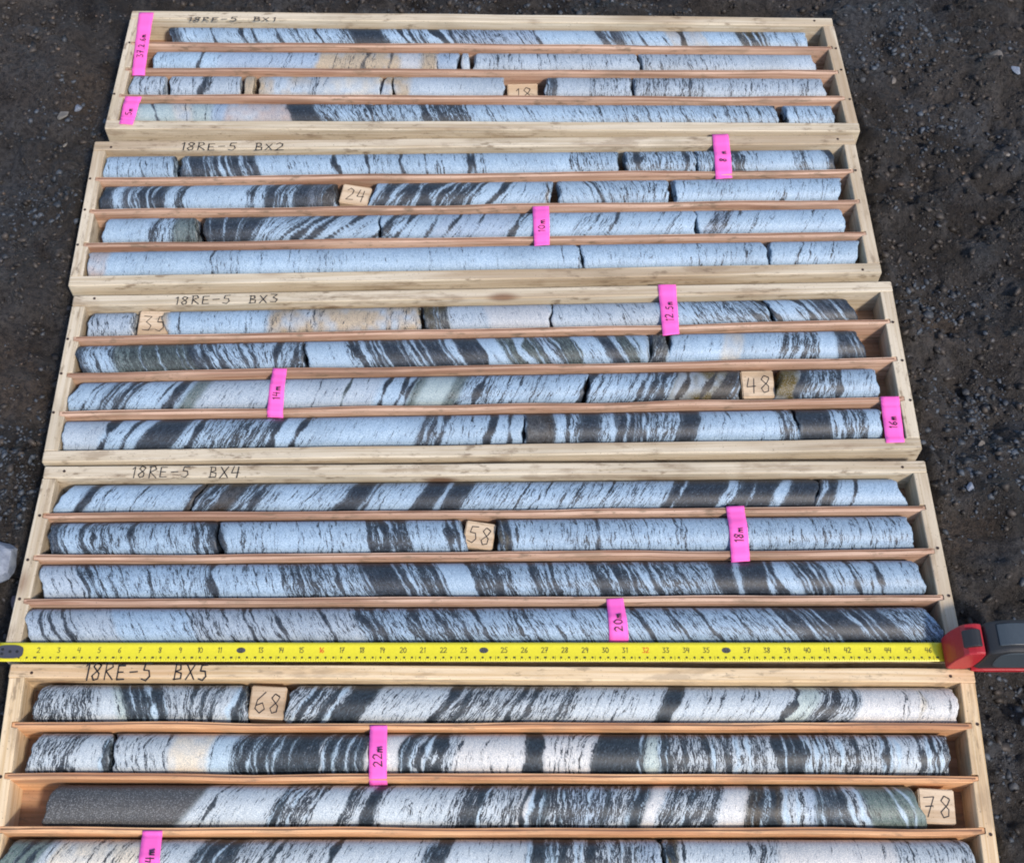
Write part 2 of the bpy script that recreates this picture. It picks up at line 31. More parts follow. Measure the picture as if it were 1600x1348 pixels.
 {'b': 3, 'i': 2, 'p0': [-0.6273, -0.3149], 'p1': [0.5584, -0.2991], 'r': 0.0264, 'z': [0.0087, (0.0615, 'v', 0.24), (0.0909, 'w', 0.38), (0.2335, 'w', 0.34), (0.3259, 'w', 0.28), (0.3931, 'w', 0.5), (0.4352, 'w', 0.45), (0.494, 's', 0.78), (0.5403, 'w', 0.6), (0.5748, 'w', 0.13), (0.6287, 'w', 0.6), (0.6582, 'w', 0.32), (0.6877, 'w', 0.6), (0.734, 'w', 0.35), (0.7972, 'w', 0.68), (0.8394, 'w', 0.55), (0.8985, 'w', 0.5), (0.9238, 's', 0.8), (0.9322, 'w', 0.2), (0.9702, 's', 0.96), (1.004, 'w', 0.22), (1.0437, 's', 0.7), (1.1688, 'w', 0.25)], 'bands': [(0.064, 0.0034, 0.85), (0.0766, 0.0034, 0.85), (0.0875, 0.0025, 0.8), (0.1513, 0.0025, 0.7), (0.2344, 0.0076, 0.8), (0.2822, 0.0025, 0.6), (0.3511, 0.0034, 0.8), (0.3679, 0.0025, 0.8), (0.3999, 0.0051, 0.8), (0.4646, 0.0051, 0.9), (0.4789, 0.0135, 0.95), (0.5151, 0.0084, 0.85), (0.5319, 0.0101, 0.9), (0.5799, 0.0051, 0.9), (0.6077, 0.0076, 0.9), (0.6582, 0.0051, 0.9), (0.6834, 0.0067, 0.9), (0.7424, 0.0084, 0.9), (0.7703, 0.0076, 0.95), (0.7888, 0.0059, 0.9), (0.804, 0.0067, 0.1, 'w'), (0.8141, 0.0051, 0.9), (0.912, 0.0168, 0.92), (0.9677, 0.0042, 0.15, 'w'), (0.9761, 0.0076, 0.9), (1.0183, 0.0118, 0.92), (1.031, 0.0025, 0.1, 'w'), (1.0411, 0.0034, 0.9), (1.0817, 0.0042, 0.9), (1.113, 0.0051, 0.93), (1.1307, 0.0034, 0.3)], 'ori': [(0.0112, -0.0067, 0.0042), (0.0657, -0.0101, -0.0051), (0.2335, -0.0025, 0.0), (0.3595, -0.0067, -0.0034), (0.4604, -0.0118, 0.0), (0.6287, -0.0084, 0.0), (0.7972, -0.0084, 0.0), (0.8647, -0.0118, 0.0), (0.9491, -0.0017, 0.0025), (1.0082, -0.0118, 0.0), (1.1688, -0.0034, 0.0)], 'pc': [(0.0096, 1.1688, -0.0051, -0.0042, 'full-length core with many curved dark bands, one solid black patch')]},
 {'b': 3, 'i': 3, 'p0': [-0.6281, -0.3772], 'p1': [0.5602, -0.3664], 'r': 0.0265, 'z': [0.0047, (0.1183, 'v', 0.22), (0.2172, 'w', 0.25), (0.4317, 'v', 0.3), (0.4812, 'w', 0.5), (0.4977, 'w', 0.35), (0.572, 'w', 0.52), (0.6712, 'w', 0.4), (0.7951, 'w', 0.3), (0.8861, 'w', 0.35), (0.973, 'w', 0.36), (0.9937, 'w', 0.55), (1.122, 's', 0.74), (1.18, 'w', 0.5)], 'bands': [(0.0245, 0.0033, 0.85), (0.0393, 0.0033, 0.85), (0.0566, 0.0041, 0.9), (0.1167, 0.0025, 0.6), (0.2172, 0.0025, 0.8), (0.2626, 0.0025, 0.7), (0.2898, 0.0033, 0.8), (0.2997, 0.0025, 0.8), (0.3294, 0.0041, 0.9), (0.3921, 0.0033, 0.8), (0.4416, 0.0074, 0.8), (0.4564, 0.0074, 0.8), (0.5101, 0.005, 0.8), (0.539, 0.005, 0.7), (0.5638, 0.005, 0.7), (0.5902, 0.0041, 0.85), (0.6381, 0.0025, 0.8), (0.6546, 0.0025, 0.7), (0.686, 0.0025, 0.7), (0.7166, 0.0025, 0.6), (0.8018, 0.005, 0.95), (0.8448, 0.0033, 0.9), (0.8845, 0.0033, 0.9), (0.9275, 0.0025, 0.6), (0.9399, 0.0025, 0.5), (0.9871, 0.0058, 0.9), (1.0434, 0.0165, 0.9), (1.0806, 0.0083, 0.9)], 'ori': [(0.0072, -0.005, 0.005), (0.0524, -0.0116, -0.0017), (0.2172, -0.0099, 0.0), (0.3409, -0.0116, 0.0), (0.4647, -0.0116, 0.0), (0.7125, -0.0132, 0.0), (0.8778, -0.0149, 0.0), (1.0434, -0.0182, 0.0), (1.1759, -0.0165, 0.0017)], 'pc': [(0.0055, 1.1792, -0.005, -0.0132, 'full-length pale core behind the yellow tape, dark toward its right end')]},
 {'b': 4, 'i': 0, 'p0': [-0.6129, -0.4788], 'p1': [0.5679, -0.4745], 'r': 0.0255, 'z': [0.0187, (0.0868, 'v', 0.5), (0.1028, 'v', 0.35), (0.1188, 'v', 0.12), (0.1284, 'p', 0.25), (0.1788, 's', 0.75), (0.2068, 'v', 0.35), (0.2508, 'v', 0.45), (0.2693, 'v', 0.22), (0.2821, 'q', 0.55), (0.3445, 'v', 0.5), (0.3789, 'v', 0.55), (0.407, 'v', 0.5), (0.439, 's', 0.88), (0.5271, 'v', 0.27), (0.5832, 'v', 0.52), (0.6152, 'v', 0.45), (0.6994, 'v', 0.42), (0.8036, 'v', 0.25), (0.8252, 's', 0.9), (0.9559, 'v', 0.2), (0.9679, 'v', 0.3), (0.996, 'p', 0.25), (1.0256, 'v', 0.55), (1.0497, 'v', 0.4), (1.0962, 'u', 0.13), (1.1732, 'u', 0.18)], 'bands': [(0.1628, 0.004, 0.2, 'w'), (0.1764, 0.0024, 0.9), (0.2148, 0.0032, 0.8), (0.2292, 0.0032, 0.8), (0.2428, 0.0032, 0.7), (0.2677, 0.0072, 0.08, 'w'), (0.2749, 0.0048, 0.85), (0.3613, 0.008, 0.9), (0.3886, 0.0096, 0.85), (0.3974, 0.0056, 0.1, 'w'), (0.411, 0.0112, 0.95), (0.427, 0.0112, 0.95), (0.5335, 0.008, 0.85), (0.5552, 0.0064, 0.8), (0.6216, 0.0056, 0.85), (0.6393, 0.0048, 0.85), (0.6809, 0.0032, 0.7), (0.8156, 0.012, 0.97), (0.8765, 0.0032, 0.5), (0.9647, 0.0072, 1.0), (1.0032, 0.0024, 0.9), (1.0136, 0.0024, 0.9), (1.0184, 0.0032, 0.9), (1.0409, 0.0032, 0.85), (1.1283, 0.0048, 0.4, 'y')], 'ori': [(0.0227, 0.0048, 0.0048), (0.1188, -0.0048, -0.0048), (0.1748, -0.0048, -0.0032), (0.2468, 0.008, 0.0), (0.2789, 0.0032, -0.0032), (0.3349, 0.0128, 0.0), (0.5351, 0.0144, 0.0), (0.6954, 0.0112, 0.0), (0.8156, 0.0096, 0.0), (0.9679, 0.0128, -0.008), (1.024, 0.0112, -0.0096), (1.1684, 0.0, -0.0064)], 'pc': [(0.0203, 0.2813, 0.004, -0.0024, 'mottled grey and white core left of the 68 block'), (0.3365, 1.1724, 0.0072, -0.0016, 'long core from grey-banded to plain with a thin black curved seam')]},
 {'b': 4, 'i': 1, 'p0': [-0.609, -0.543], 'p1': [0.5653, -0.5369], 'r': 0.0265, 'z': [0.0204, (0.0847, 'v', 0.45), (0.1137, 'v', 0.17), (0.1239, 'q', 0.6), (0.1944, 'v', 0.26), (0.2391, 'y', 0.04), (0.2712, 'w', 0.16), (0.3136, 's', 0.8), (0.3449, 's', 0.75), (0.4344, 's', 0.72), (0.4767, 'u', 0.1), (0.4924, 's', 0.6), (0.545, 'v', 0.35), (0.629, 'u', 0.13), (0.6494, 's', 0.9), (0.7122, 'u', 0.18), (0.7687, 's', 0.88), (0.7782, 's', 0.7), (0.7939, 'p', 0.2), (0.8041, 's', 0.7), (0.9258, 'v', 0.5), (0.9376, 'v', 0.3), (0.973, 's', 0.78), (1.0044, 'v', 0.6), (1.0398, 'v', 0.5), (1.0657, 'v', 0.4), (1.0791, 'v', 0.7), (1.1145, 'v', 0.3), (1.1499, 'v', 0.6)], 'bands': [(0.0408, 0.0024, 0.6), (0.0549, 0.0024, 0.6), (0.0706, 0.0024, 0.6), (0.1137, 0.0031, 0.85), (0.1411, 0.0016, 0.5), (0.1646, 0.0016, 0.5), (0.3802, 0.0031, 0.35, 'v'), (0.4116, 0.0024, 0.3, 'v'), (0.483, 0.0094, 0.75), (0.494, 0.0039, 0.1, 'w'), (0.5034, 0.0063, 0.85), (0.5105, 0.0039, 0.1, 'w'), (0.516, 0.0055, 0.85), (0.5254, 0.0086, 0.95), (0.5348, 0.0031, 0.5), (0.5489, 0.0031, 0.6), (0.5803, 0.0016, 0.7), (0.5905, 0.0016, 0.6), (0.6093, 0.0016, 0.5), (0.6211, 0.0016, 0.4), (0.6392, 0.0157, 0.95), (0.6588, 0.0016, 0.5), (0.6651, 0.0016, 0.6), (0.6714, 0.0016, 0.7), (0.6792, 0.0024, 0.7), (0.6855, 0.0016, 0.8), (0.6926, 0.0016, 0.8), (0.6988, 0.0024, 0.7), (0.8041, 0.0071, 0.9), (0.8253, 0.0039, 0.9), (0.8512, 0.0047, 0.9), (0.8591, 0.0047, 0.1, 'w'), (0.8787, 0.0047, 0.8), (0.8881, 0.0039, 0.1, 'w'), (0.9007, 0.0031, 0.1, 'w'), (0.9455, 0.0157, 0.92), (0.9651, 0.0141, 0.9), (0.9848, 0.0039, 0.1, 'w'), (0.9911, 0.0039, 0.85), (1.0162, 0.0047, 0.1, 'w'), (1.0359, 0.0031, 0.85), (1.0712, 0.0063, 0.9), (1.0862, 0.0047, 0.1, 'w'), (1.1129, 0.0039, 0.85), (1.1239, 0.0047, 0.1, 'w'), (1.1318, 0.0063, 0.93), (1.1396, 0.0031, 0.2, 'w')], 'ori': [(0.0236, 0.0031, 0.0055), (0.0862, 0.0063, 0.0039), (0.1411, 0.0, 0.0047), (0.196, 0.0016, 0.0047), (0.2704, 0.0047, 0.0078), (0.4469, 0.0031, 0.0047), (0.4861, 0.0047, 0.0071), (0.5803, 0.0031, 0.0063), (0.6431, 0.0, -0.0031), (0.6902, 0.0024, 0.0047), (0.7138, 0.0047, 0.0071), (0.8159, 0.0, 0.0), (1.0044, -0.0016, 0.0), (1.1499, 0.0, -0.0016)], 'pc': [(0.022, 0.1176, 0.0047, -0.0031, 'short grey speckled stub left of a clean break'), (0.1231, 0.4359, -0.0008, 0.0016, 'pale core with a smooth cream patch then near-black'), (0.4383, 1.1491, 0.0016, -0.0008, 'long core with curved bands right of the 22 m tag')]},
 {'b': 4, 'i': 2, 'p0': [-0.6051, -0.607], 'p1': [0.5627, -0.601], 'r': 0.0265, 'z': [0.0487, (0.0855, 'e', 0.15), (0.1623, 'e', 0.12), (0.2284, 'e', 0.12), (0.3237, 'v', 0.2), (0.3775, 'v', 0.6), (0.4121, 'v', 0.17), (0.4236, 'v', 0.5), (0.4336, 'v', 0.35), (0.4482, 's', 0.85), (0.5351, 'v', 0.18), (0.5466, 'v', 0.45), (0.5813, 'v', 0.62), (0.6005, 'v', 0.42), (0.6197, 'v', 0.5), (0.6328, 'u', 0.12), (0.6543, 's', 0.65), (0.6774, 'v', 0.62), (0.7313, 'c', 0.55), (0.7505, 'v', 0.45), (0.7713, 's', 0.65), (0.789, 'u', 0.1), (0.8313, 'v', 0.55), (0.8637, 'v', 0.5), (0.8929, 'u', 0.12), (0.933, 'k', 0.8), (0.9499, 'v', 0.3), (0.9607, 'v', 0.6), (0.9738, 'c', 0.25), (1.0123, 's', 0.55), (1.0316, 'v', 0.4), (1.1009, 'n', 0.3)], 'bands': [(0.2514, 0.0031, 0.8), (0.2622, 0.0015, 0.4), (0.3314, 0.0092, 0.75), (0.349, 0.0062, 0.6), (0.4098, 0.0038, 0.85), (0.4405, 0.0115, 0.93), (0.4544, 0.0038, 0.6), (0.5582, 0.0062, 0.8), (0.5697, 0.0092, 0.8), (0.6251, 0.0054, 0.9), (0.632, 0.0046, 0.05, 'w'), (0.6413, 0.0062, 0.8), (0.6697, 0.0046, 0.7), (0.7236, 0.0054, 0.7), (0.7621, 0.0085, 0.8), (0.8021, 0.0038, 0.8), (0.8252, 0.0062, 0.8), (0.8544, 0.0046, 0.8), (0.9199, 0.0154, 0.92), (0.9391, 0.0054, 0.08, 'w'), (0.953, 0.0038, 0.08, 'w'), (0.9661, 0.0092, 0.3), (1.0046, 0.0062, 0.8), (1.0162, 0.0046, 0.1, 'w'), (1.0277, 0.0054, 0.08, 'w'), (1.0732, 0.0038, 0.15, 'w'), (1.0855, 0.0023, 0.2, 'w')], 'ori': [(0.0548, 0.0108, 0.0015), (0.2161, 0.0169, -0.0015), (0.2468, 0.0123, 0.0015), (0.3314, 0.0108, 0.0015), (0.4236, 0.0092, 0.0031), (0.5543, 0.0077, 0.0031), (0.6466, 0.0038, 0.0023), (0.6851, 0.0023, 0.0015), (0.8083, 0.0092, 0.0015), (0.916, 0.0031, 0.0015), (1.0008, -0.0031, 0.0), (1.0701, -0.0123, 0.0), (1.1009, -0.0062, 0.0)], 'pc': [(0.0502, 1.0994, 0.0077, -0.0077, 'long core starting plain slate grey, ending green by block 78')]},
 {'b': 4, 'i': 3, 'p0': [-0.6012, -0.672], 'p1': [0.56, -0.665], 'r': 0.0265, 'z': [0.004, (0.0491, 'n', 0.3), (0.0597, 'v', 0.25), (0.168, 'y', 0.2), (0.2018, 'v', 0.25), (0.2281, 'v', 0.25), (0.277, 's', 0.6), (0.3184, 'v', 0.4), (0.3862, 'v', 0.27), (0.4991, 'v', 0.17), (0.5293, 's', 0.6), (0.6212, 'v', 0.16), (0.6574, 's', 0.7), (0.7553, 'v', 0.6), (0.781, 'c', 0.35), (0.8006, 'o', 0.6), (0.8458, 'v', 0.16), (0.8911, 'v', 0.17), (0.9175, 'v', 0.35), (1.0571, 'u', 0.14), (1.1326, 'v', 0.3), (1.1515, 'v', 0.4)], 'bands': [(0.0251, 0.006, 0.75), (0.0416, 0.006, 0.7), (0.1078, 0.0023, 0.6), (0.1266, 0.0023, 0.6), (0.1379, 0.003, 0.6), (0.2319, 0.0045, 0.8), (0.2507, 0.0136, 0.85), (0.2673, 0.009, 0.8), (0.3109, 0.0038, 0.8), (0.3245, 0.0038, 0.8), (0.393, 0.006, 0.85), (0.5082, 0.0053, 0.85), (0.5217, 0.009, 0.8), (0.6385, 0.0136, 0.85), (0.6649, 0.0105, 0.85), (0.6988, 0.009, 0.8), (0.793, 0.0068, 0.9), (0.8081, 0.003, 0.8), (0.8851, 0.0038, 0.6), (0.8986, 0.003, 0.6), (1.042, 0.0023, 0.6), (1.0156, 0.0023, 0.6)], 'ori': [(0.01, 0.0075, 0.003), (0.0476, 0.0105, 0.0), (0.2281, 0.0121, 0.0015), (0.3787, 0.0105, 0.0), (0.5142, 0.009, 0.0), (0.68, 0.0, 0.0), (0.7817, 0.0, 0.0), (0.9062, 0.0045, 0.0), (1.1477, 0.0, -0.0045)], 'pc': [(0.0055, 0.7802, 0.009, 0.0, 'long whitish core at the lower edge, left of a crack'), (0.784, 1.15, 0.0, -0.0045, 'pale core at the lower edge, right of a crack')]},
]
BLOCKS=[
 (0, 2, 0.6305, 0.6814, '18', 2, -1, 'low wooden marker block numbered 18 between two core pieces in the top box'),
 (1, 1, 0.3798, 0.4258, '24', -12, 1, 'tilted wooden marker block numbered 24 in the box marked BX2'),
 (2, 0, 0.0813, 0.1264, '35', -3, 0, 'wooden marker block numbered 35 near the left end of the box marked BX3'),
 (2, 2, 0.9634, 1.0103, '48', 0, 1, 'square wooden marker block numbered 48 in the box marked BX3'),
 (3, 1, 0.5633, 0.6036, '58', -10, 1, 'stained wooden marker block with a half-legible number in the box marked BX4'),
 (4, 0, 0.2853, 0.3301, '68', -3, 1, 'sunlit wooden marker block numbered 68 in the box marked BX5'),
 (4, 2, 1.1017, 1.1448, '78', -3, 0, 'wooden marker block numbered 78 at the right end of its channel in box BX5'),
]
TAGS=[
 ([[-0.6448, 0.7359], [-0.6196, 0.7361], [-0.6151, 0.5933], [-0.6363, 0.5931]], '37.2.6m', 'long pink flagging strip on the top left corner of the furthest box'),
 ([[-0.6392, 0.5427], [-0.6117, 0.5415], [-0.6169, 0.4784], [-0.639, 0.4809]], '5m', "short pink tag at the left end of the furthest box's nearest channel"),
 ([[0.32, 0.4717], [0.3459, 0.4719], [0.3458, 0.3792], [0.3194, 0.3764]], '8 m', 'pink tag marked 8 m lying over the top edge of the box marked BX2'),
 ([[0.0295, 0.3169], [0.0553, 0.3184], [0.0557, 0.2433], [0.0322, 0.2406]], '10m', 'pink tag marked 10 m crossing the third channel of the box marked BX2'),
 ([[0.2172, 0.171], [0.2441, 0.1712], [0.2445, 0.0798], [0.22, 0.0762]], '12.5m', 'pink tag marked 12.5 m over the top channel of the box marked BX3'),
 ([[-0.3452, 0.015], [-0.3248, 0.0141], [-0.3239, -0.0641], [-0.3466, -0.0632]], '14m', 'pink tag marked 14 m crossing the third channel of the box marked BX3'),
 ([[0.5244, -0.0267], [0.5509, -0.0265], [0.5483, -0.1008], [0.5223, -0.102]], '16m', 'pink tag marked 16 m at the right end of the box marked BX3'),
 ([[0.2915, -0.2025], [0.3159, -0.2014], [0.3178, -0.281], [0.293, -0.2831]], '18m', 'pink tag marked 18 m crossing the second channel of the box marked BX4'),
 ([[0.125, -0.3381], [0.1468, -0.3371], [0.1527, -0.3987], [0.1273, -0.3989]], '20m', 'pink tag marked 20 m touching the yellow measuring tape'),
 ([[-0.1736, -0.5091], [-0.1522, -0.5089], [-0.1492, -0.5795], [-0.1709, -0.5804]], '22m', 'pink tag marked 22 m crossing the second channel of the box marked BX5'),
 ([[-0.4369, -0.6385], [-0.4133, -0.6383], [-0.4077, -0.6998], [-0.433, -0.7]], '24m', "pink tag cut by the photo's lower edge, lying over the nearest channel"),
]
TEXTS=[
 ('18RE-5  BX1', [-0.5601, 0.7214], [-0.4058, 0.7229], 0.0077),
 ('18RE-5  BX2', [-0.5351, 0.4341], [-0.3651, 0.4356], 0.0118),
 ('18RE-5  BX3', [-0.5037, 0.1331], [-0.3462, 0.1379], 0.0118),
 ('18RE-5  BX4', [-0.5245, -0.156], [-0.3714, -0.1549], 0.0136),
 ('18RE-5  BX5', [-0.541, -0.4428], [-0.379, -0.4416], 0.0173),
]
TAPE=[[-0.6554, -0.4174], [0.5546, -0.4088], [-0.6032, -0.4171], [0.5333, -0.409]]
ROCKS=[[-0.6875, -0.2836], [-0.665, -0.3189]]
STONES=[(-0.7625, 0.5578, 0.013, 0.01, 'w', 'pale stone in the light patch left of the furthest box'), (-0.7444, 0.5842, 0.009, 0.007, 'b', 'small bluish stone just left of the furthest box'), (-0.7529, 0.5035, 0.009, 0.003, 'w', 'thin pale sliver of stone beside a groove in the soil, upper left'), (0.8134, 0.655, 0.014, 0.01, 'g', 'olive brown stone in the upper right soil beside a bluish one'), (0.8438, 0.6283, 0.013, 0.01, 'b', 'bluish grey stone at the upper right edge of the photo'), (0.6478, 0.6385, 0.011, 0.006, 'g', "flat olive stone right of the furthest box's top right corner"), (0.8075, 0.4643, 0.006, 0.005, 'w', 'small bright pale pebble far right beside the box marked BX2'), (0.6702, -0.0829, 0.008, 0.007, 'g', 'round brown stone right of the box marked BX4'), (0.6396, -0.1556, 0.008, 0.006, 'b', 'bluish stone in the gravel patch right of the box marked BX4')]
CLUSTERS=[(0.6903, 0.7259, 0.07), (0.6555, 0.7178, 0.05), (0.6974, 0.518, 0.05), (0.6989, -0.0974, 0.05), (0.6679, -0.1695, 0.06), (0.6861, -0.0118, 0.05), (-0.7601, 0.5622, 0.06), (-0.7101, -0.1083, 0.05), (-0.7006, -0.1799, 0.04), (0.6488, 0.1715, 0.04), (0.6455, -0.4404, 0.05), (0.6293, -0.5735, 0.05), (-0.7633, 0.3481, 0.05), (-0.1197, 0.8248, 0.1), (0.1093, 0.8237, 0.08)]

T = .057            # height of the box rims
FLOOR = .008        # upper face of the box bottoms
# ------------------------------------------------------------------ camera, sky, sun, exposure
cd = bpy.data.cameras.new('camera'); cam = bpy.data.objects.new('camera', cd); COL.objects.link(cam); S.camera = cam
p_, ro = CAM['pitch'], CAM['roll']
fw = Vector((0, math.cos(p_), -math.sin(p_))); r0 = Vector((1, 0, 0)); u0 = r0.cross(fw)
rr = math.cos(ro)*r0 + math.sin(ro)*u0; uu = -math.sin(ro)*r0 + math.cos(ro)*u0
M = Matrix.Identity(4)
for k in range(3): M[k][0] = rr[k]; M[k][1] = uu[k]; M[k][2] = -fw[k]
M.translation = Vector((0, CAM['y'], CAM['h']))
cam.matrix_world = M
cd.sensor_width = 36; cd.lens = CAM['f']/1600*36; cd.clip_start = .05; cd.clip_end = 500
SUN_EL, SUN_AZ = math.radians(47), math.radians(143)      # azimuth clockwise from +Y
w = bpy.data.worlds.new("World"); S.world = w; w.use_nodes = True
nt = w.node_tree; bg = nt.nodes['Background']
sky = nt.nodes.new('ShaderNodeTexSky'); sky.sky_type = 'NISHITA'; sky.sun_disc = False
sky.sun_elevation = SUN_EL; sky.sun_rotation = SUN_AZ
nt.links.new(sky.outputs[0], bg.inputs[0]); bg.inputs[1].default_value = .15
sd = bpy.data.lights.new('sun', 'SUN'); sun = bpy.data.objects.new('sun', sd); COL.objects.link(sun)
sd.energy = 2.7; sd.angle = math.radians(6); sd.color = (1, .88, .75)
sdir = Vector((math.sin(SUN_AZ)*math.cos(SUN_EL), math.cos(SUN_AZ)*math.cos(SUN_EL), math.sin(SUN_EL)))
sun.rotation_euler = sdir.to_track_quat('Z', 'Y').to_euler()
S.view_settings.view_transform = 'Standard'; S.view_settings.look = 'None'
S.view_settings.gamma = 1; S.view_settings.use_curve_mapping = False
S.view_settings.exposure = 0.42
S.cycles.filter_width = 1.9

# ------------------------------------------------------------------ helpers
WM = {}
def tag(o, label=None, cat=None, group=None, kind=None):
    if label: o['label'] = label
    if cat: o['category'] = cat
    if group: o['group'] = group
    if kind: o['kind'] = kind
    return o
def place(o, mat, parent=None):
    WM[o] = mat
    if parent is None: o.matrix_world = mat
    else:
        o.parent = parent; o.matrix_parent_inverse = Matrix.Identity(4)
        o.matrix_basis = WM[parent].inverted() @ mat
def frame(x, y, z=0, rz=0): return Matrix.Translation((x, y, z)) @ Matrix.Rotation(rz, 4, 'Z')
def empty(name, x, y, z=0, rz=0):
    o = bpy.data.objects.new(name, None); o.empty_display_size = .05; COL.objects.link(o); place(o, frame(x, y, z, rz)); return o
def mesh(name, V, F, mat, parent=None, m=None, smooth=False):
    me = bpy.data.meshes.new(name); me.from_pydata([tuple(map(float, v)) for v in V], [], [tuple(map(int, f)) for f in F]); me.update()
    if smooth:
        for p in me.polygons: p.use_smooth = True
    me.materials.append(mat)
    o = bpy.data.objects.new(name, me); COL.objects.link(o)
    place(o, m or Matrix.Identity(4), parent); return o
def smoothnoise(n, step, rng=RNG):
    k = max(2, int(n/step)+2); a = rng.uniform(-1, 1, k); x = np.linspace(0, k-1.001, n); i = x.astype(int); f = x-i; f = f*f*(3-2*f)
    return a[i]*(1-f)+a[np.minimum(i+1, k-1)]*f
# ------------------------------------------------------------------ materials
class NM:
    def __init__(s, name):
        s.m = bpy.data.materials.new(name); s.m.use_nodes = True; s.t = s.m.node_tree; s.b = s.t.nodes['Principled BSDF']
    def n(s, ty, **kw):
        o = s.t.nodes.new(ty)
        for k, v in kw.items():
            if k in o.bl_rna.properties and k not in ('inputs',): setattr(o, k, v)
            else: o.inputs[k.replace('_', ' ')].default_value = v
        return o
    def l(s, a, b): s.t.links.new(a, b)
    def math(s, op, a, b=None, c=None, clamp=False):
        o = s.t.nodes.new('ShaderNodeMath'); o.operation = op; o.use_clamp = clamp
        for i, v in enumerate((a, b, c)):
            if v is None: continue
            if isinstance(v, (int, float)): o.inputs[i].default_value = v
            else: s.l(v, o.inputs[i])
        return o.outputs[0]
    def noise(s, vec, scale, detail=2, rough=.5, dist=0):
        o = s.n('ShaderNodeTexNoise'); o.inputs['Scale'].default_value = scale; o.inputs['Detail'].default_value = detail
        o.inputs['Roughness'].default_value = rough; o.inputs['Distortion'].default_value = dist
        s.l(vec, o.inputs['Vector']); return o.outputs['Fac']
    def mapv(s, vec, scale=(1, 1, 1), loc=(0, 0, 0)):
        o = s.t.nodes.new('ShaderNodeMapping'); o.inputs['Scale'].default_value = scale; o.inputs['Location'].default_value = loc
        s.l(vec, o.inputs['Vector']); return o.outputs[0]
    def obj(s, rnd=True):
        tc = s.t.nodes.new('ShaderNodeTexCoord').outputs['Object']
        if not rnd: return tc
        oi = s.t.nodes.new('ShaderNodeObjectInfo').outputs['Random']; c = s.t.nodes.new('ShaderNodeCombineXYZ')
        s.l(s.math('MULTIPLY', oi, 37.), c.inputs[0]); s.l(s.math('MULTIPLY', oi, 11.), c.inputs[1]); s.l(s.math('MULTIPLY', oi, 5.), c.inputs[2])
        a = s.t.nodes.new('ShaderNodeVectorMath'); s.l(tc, a.inputs[0]); s.l(c.outputs[0], a.inputs[1]); return a.outputs[0]
    def mix(s, fac, a, b, mode='MIX'):
        o = s.t.nodes.new('ShaderNodeMix'); o.data_type = 'RGBA'; o.blend_type = mode
        for sock, v in ((o.inputs[0], fac), (o.inputs[6], a), (o.inputs[7], b)):
            if isinstance(v, (int, float)): sock.default_value = v
            elif isinstance(v, tuple): sock.default_value = (*v, 1)
            else: s.l(v, sock)
        return o.outputs[2]
    def ramp(s, fac, a, b):
        return s.math('SMOOTH_MIN', 1., s.math('MAXIMUM', 0., s.math('DIVIDE', s.math('SUBTRACT', fac, a), b-a)), 0.) 
    def bump(s, h, st, dist=.001, prev=None):
        o = s.t.nodes.new('ShaderNodeBump'); o.inputs['Strength'].default_value = st; o.inputs['Distance'].default_value = dist
        s.l(h, o.inputs['Height'])
        if prev: s.l(prev, o.inputs['Normal'])
        s.l(o.outputs[0], s.b.inputs['Normal']); return o.outputs[0]
def step(N, x, lo, hi):
    m = N.t.nodes.new('ShaderNodeMapRange'); m.interpolation_type = 'SMOOTHSTEP'
    for i, v in ((0, x), (1, lo), (2, hi)):
        if isinstance(v, (int, float)): m.inputs[i].default_value = v
        else: N.l(v, m.inputs[i])
    return m.outputs[0]

def wood(name, light, dark, stain, knots=True, dirt=.5, rough=.75):
    N = NM(name); v = N.obj()
    ws = N.mapv(v, (2.2, 26, 26)); wob = N.noise(ws, 1., 3, .5, .4)
    g = N.noise(N.mapv(v, (4, 230, 230)), 1., 4, .6, .6)
    fine = N.noise(N.mapv(v, (30, 1400, 1400)), 1., 2, .5)
    c = N.mix(step(N, g, .38, .66), light, dark)
    c = N.mix(N.math('MULTIPLY', step(N, wob, .47, .68), .6), c, stain)
    if knots:
        vo = N.t.nodes.new('ShaderNodeTexVoronoi'); vo.inputs['Scale'].default_value = 1.; N.l(N.mapv(v, (6, 14, 14)), vo.inputs['Vector'])
        k = step(N, vo.outputs['Distance'], .20, .06); sel = N.t.nodes.new('ShaderNodeSeparateColor'); N.l(vo.outputs['Color'], sel.inputs[0])
        k = N.math('MULTIPLY', k, step(N, sel.outputs[0], .60, .66))
        c = N.mix(N.math('MULTIPLY', k, .85), c, (.16, .07, .03))
    gw = N.noise(N.mapv(v, (5, 18, 18), (4, 9, 2)), 1., 3, .55); c = N.mix(N.math('MULTIPLY', step(N, gw, .50, .68), .45), c, N.mix(1., c, (.62, .60, .56), 'MULTIPLY'))
    mud = N.noise(N.mapv(v, (9, 30, 30), (1, 5, 8)), 1., 5, .65); c = N.mix(N.math('MULTIPLY', step(N, mud, .54, .66), .55*dirt), c, (.25, .175, .11))
    d = N.noise(N.mapv(v, (38, 120, 120)), 1., 4, .65); d2 = N.noise(v, 9., 2, .5)
    dm = N.math('MULTIPLY', step(N, d, .53, .68), step(N, d2, .40, .58))
    c = N.mix(N.math('MULTIPLY', dm, dirt*.8), c, (.19, .135, .085))
    sp = N.noise(v, 420., 1, .5); c = N.mix(N.math('MULTIPLY', step(N, sp, .70, .78), .5*dirt+.2), c, (.09, .07, .05))
    c = N.mix(.25, c, N.mix(fine, (.3, .3, .3), (.8, .8, .8)), 'SOFT_LIGHT')
    N.l(c, N.b.inputs['Base Color']); N.b.inputs['Roughness'].default_value = rough
    h = N.math('ADD', N.math('MULTIPLY', g, .6), N.math('ADD', N.math('MULTIPLY', fine, .3), N.math('MULTIPLY', d, .6)))
    N.bump(h, .5, .0012); return N.m
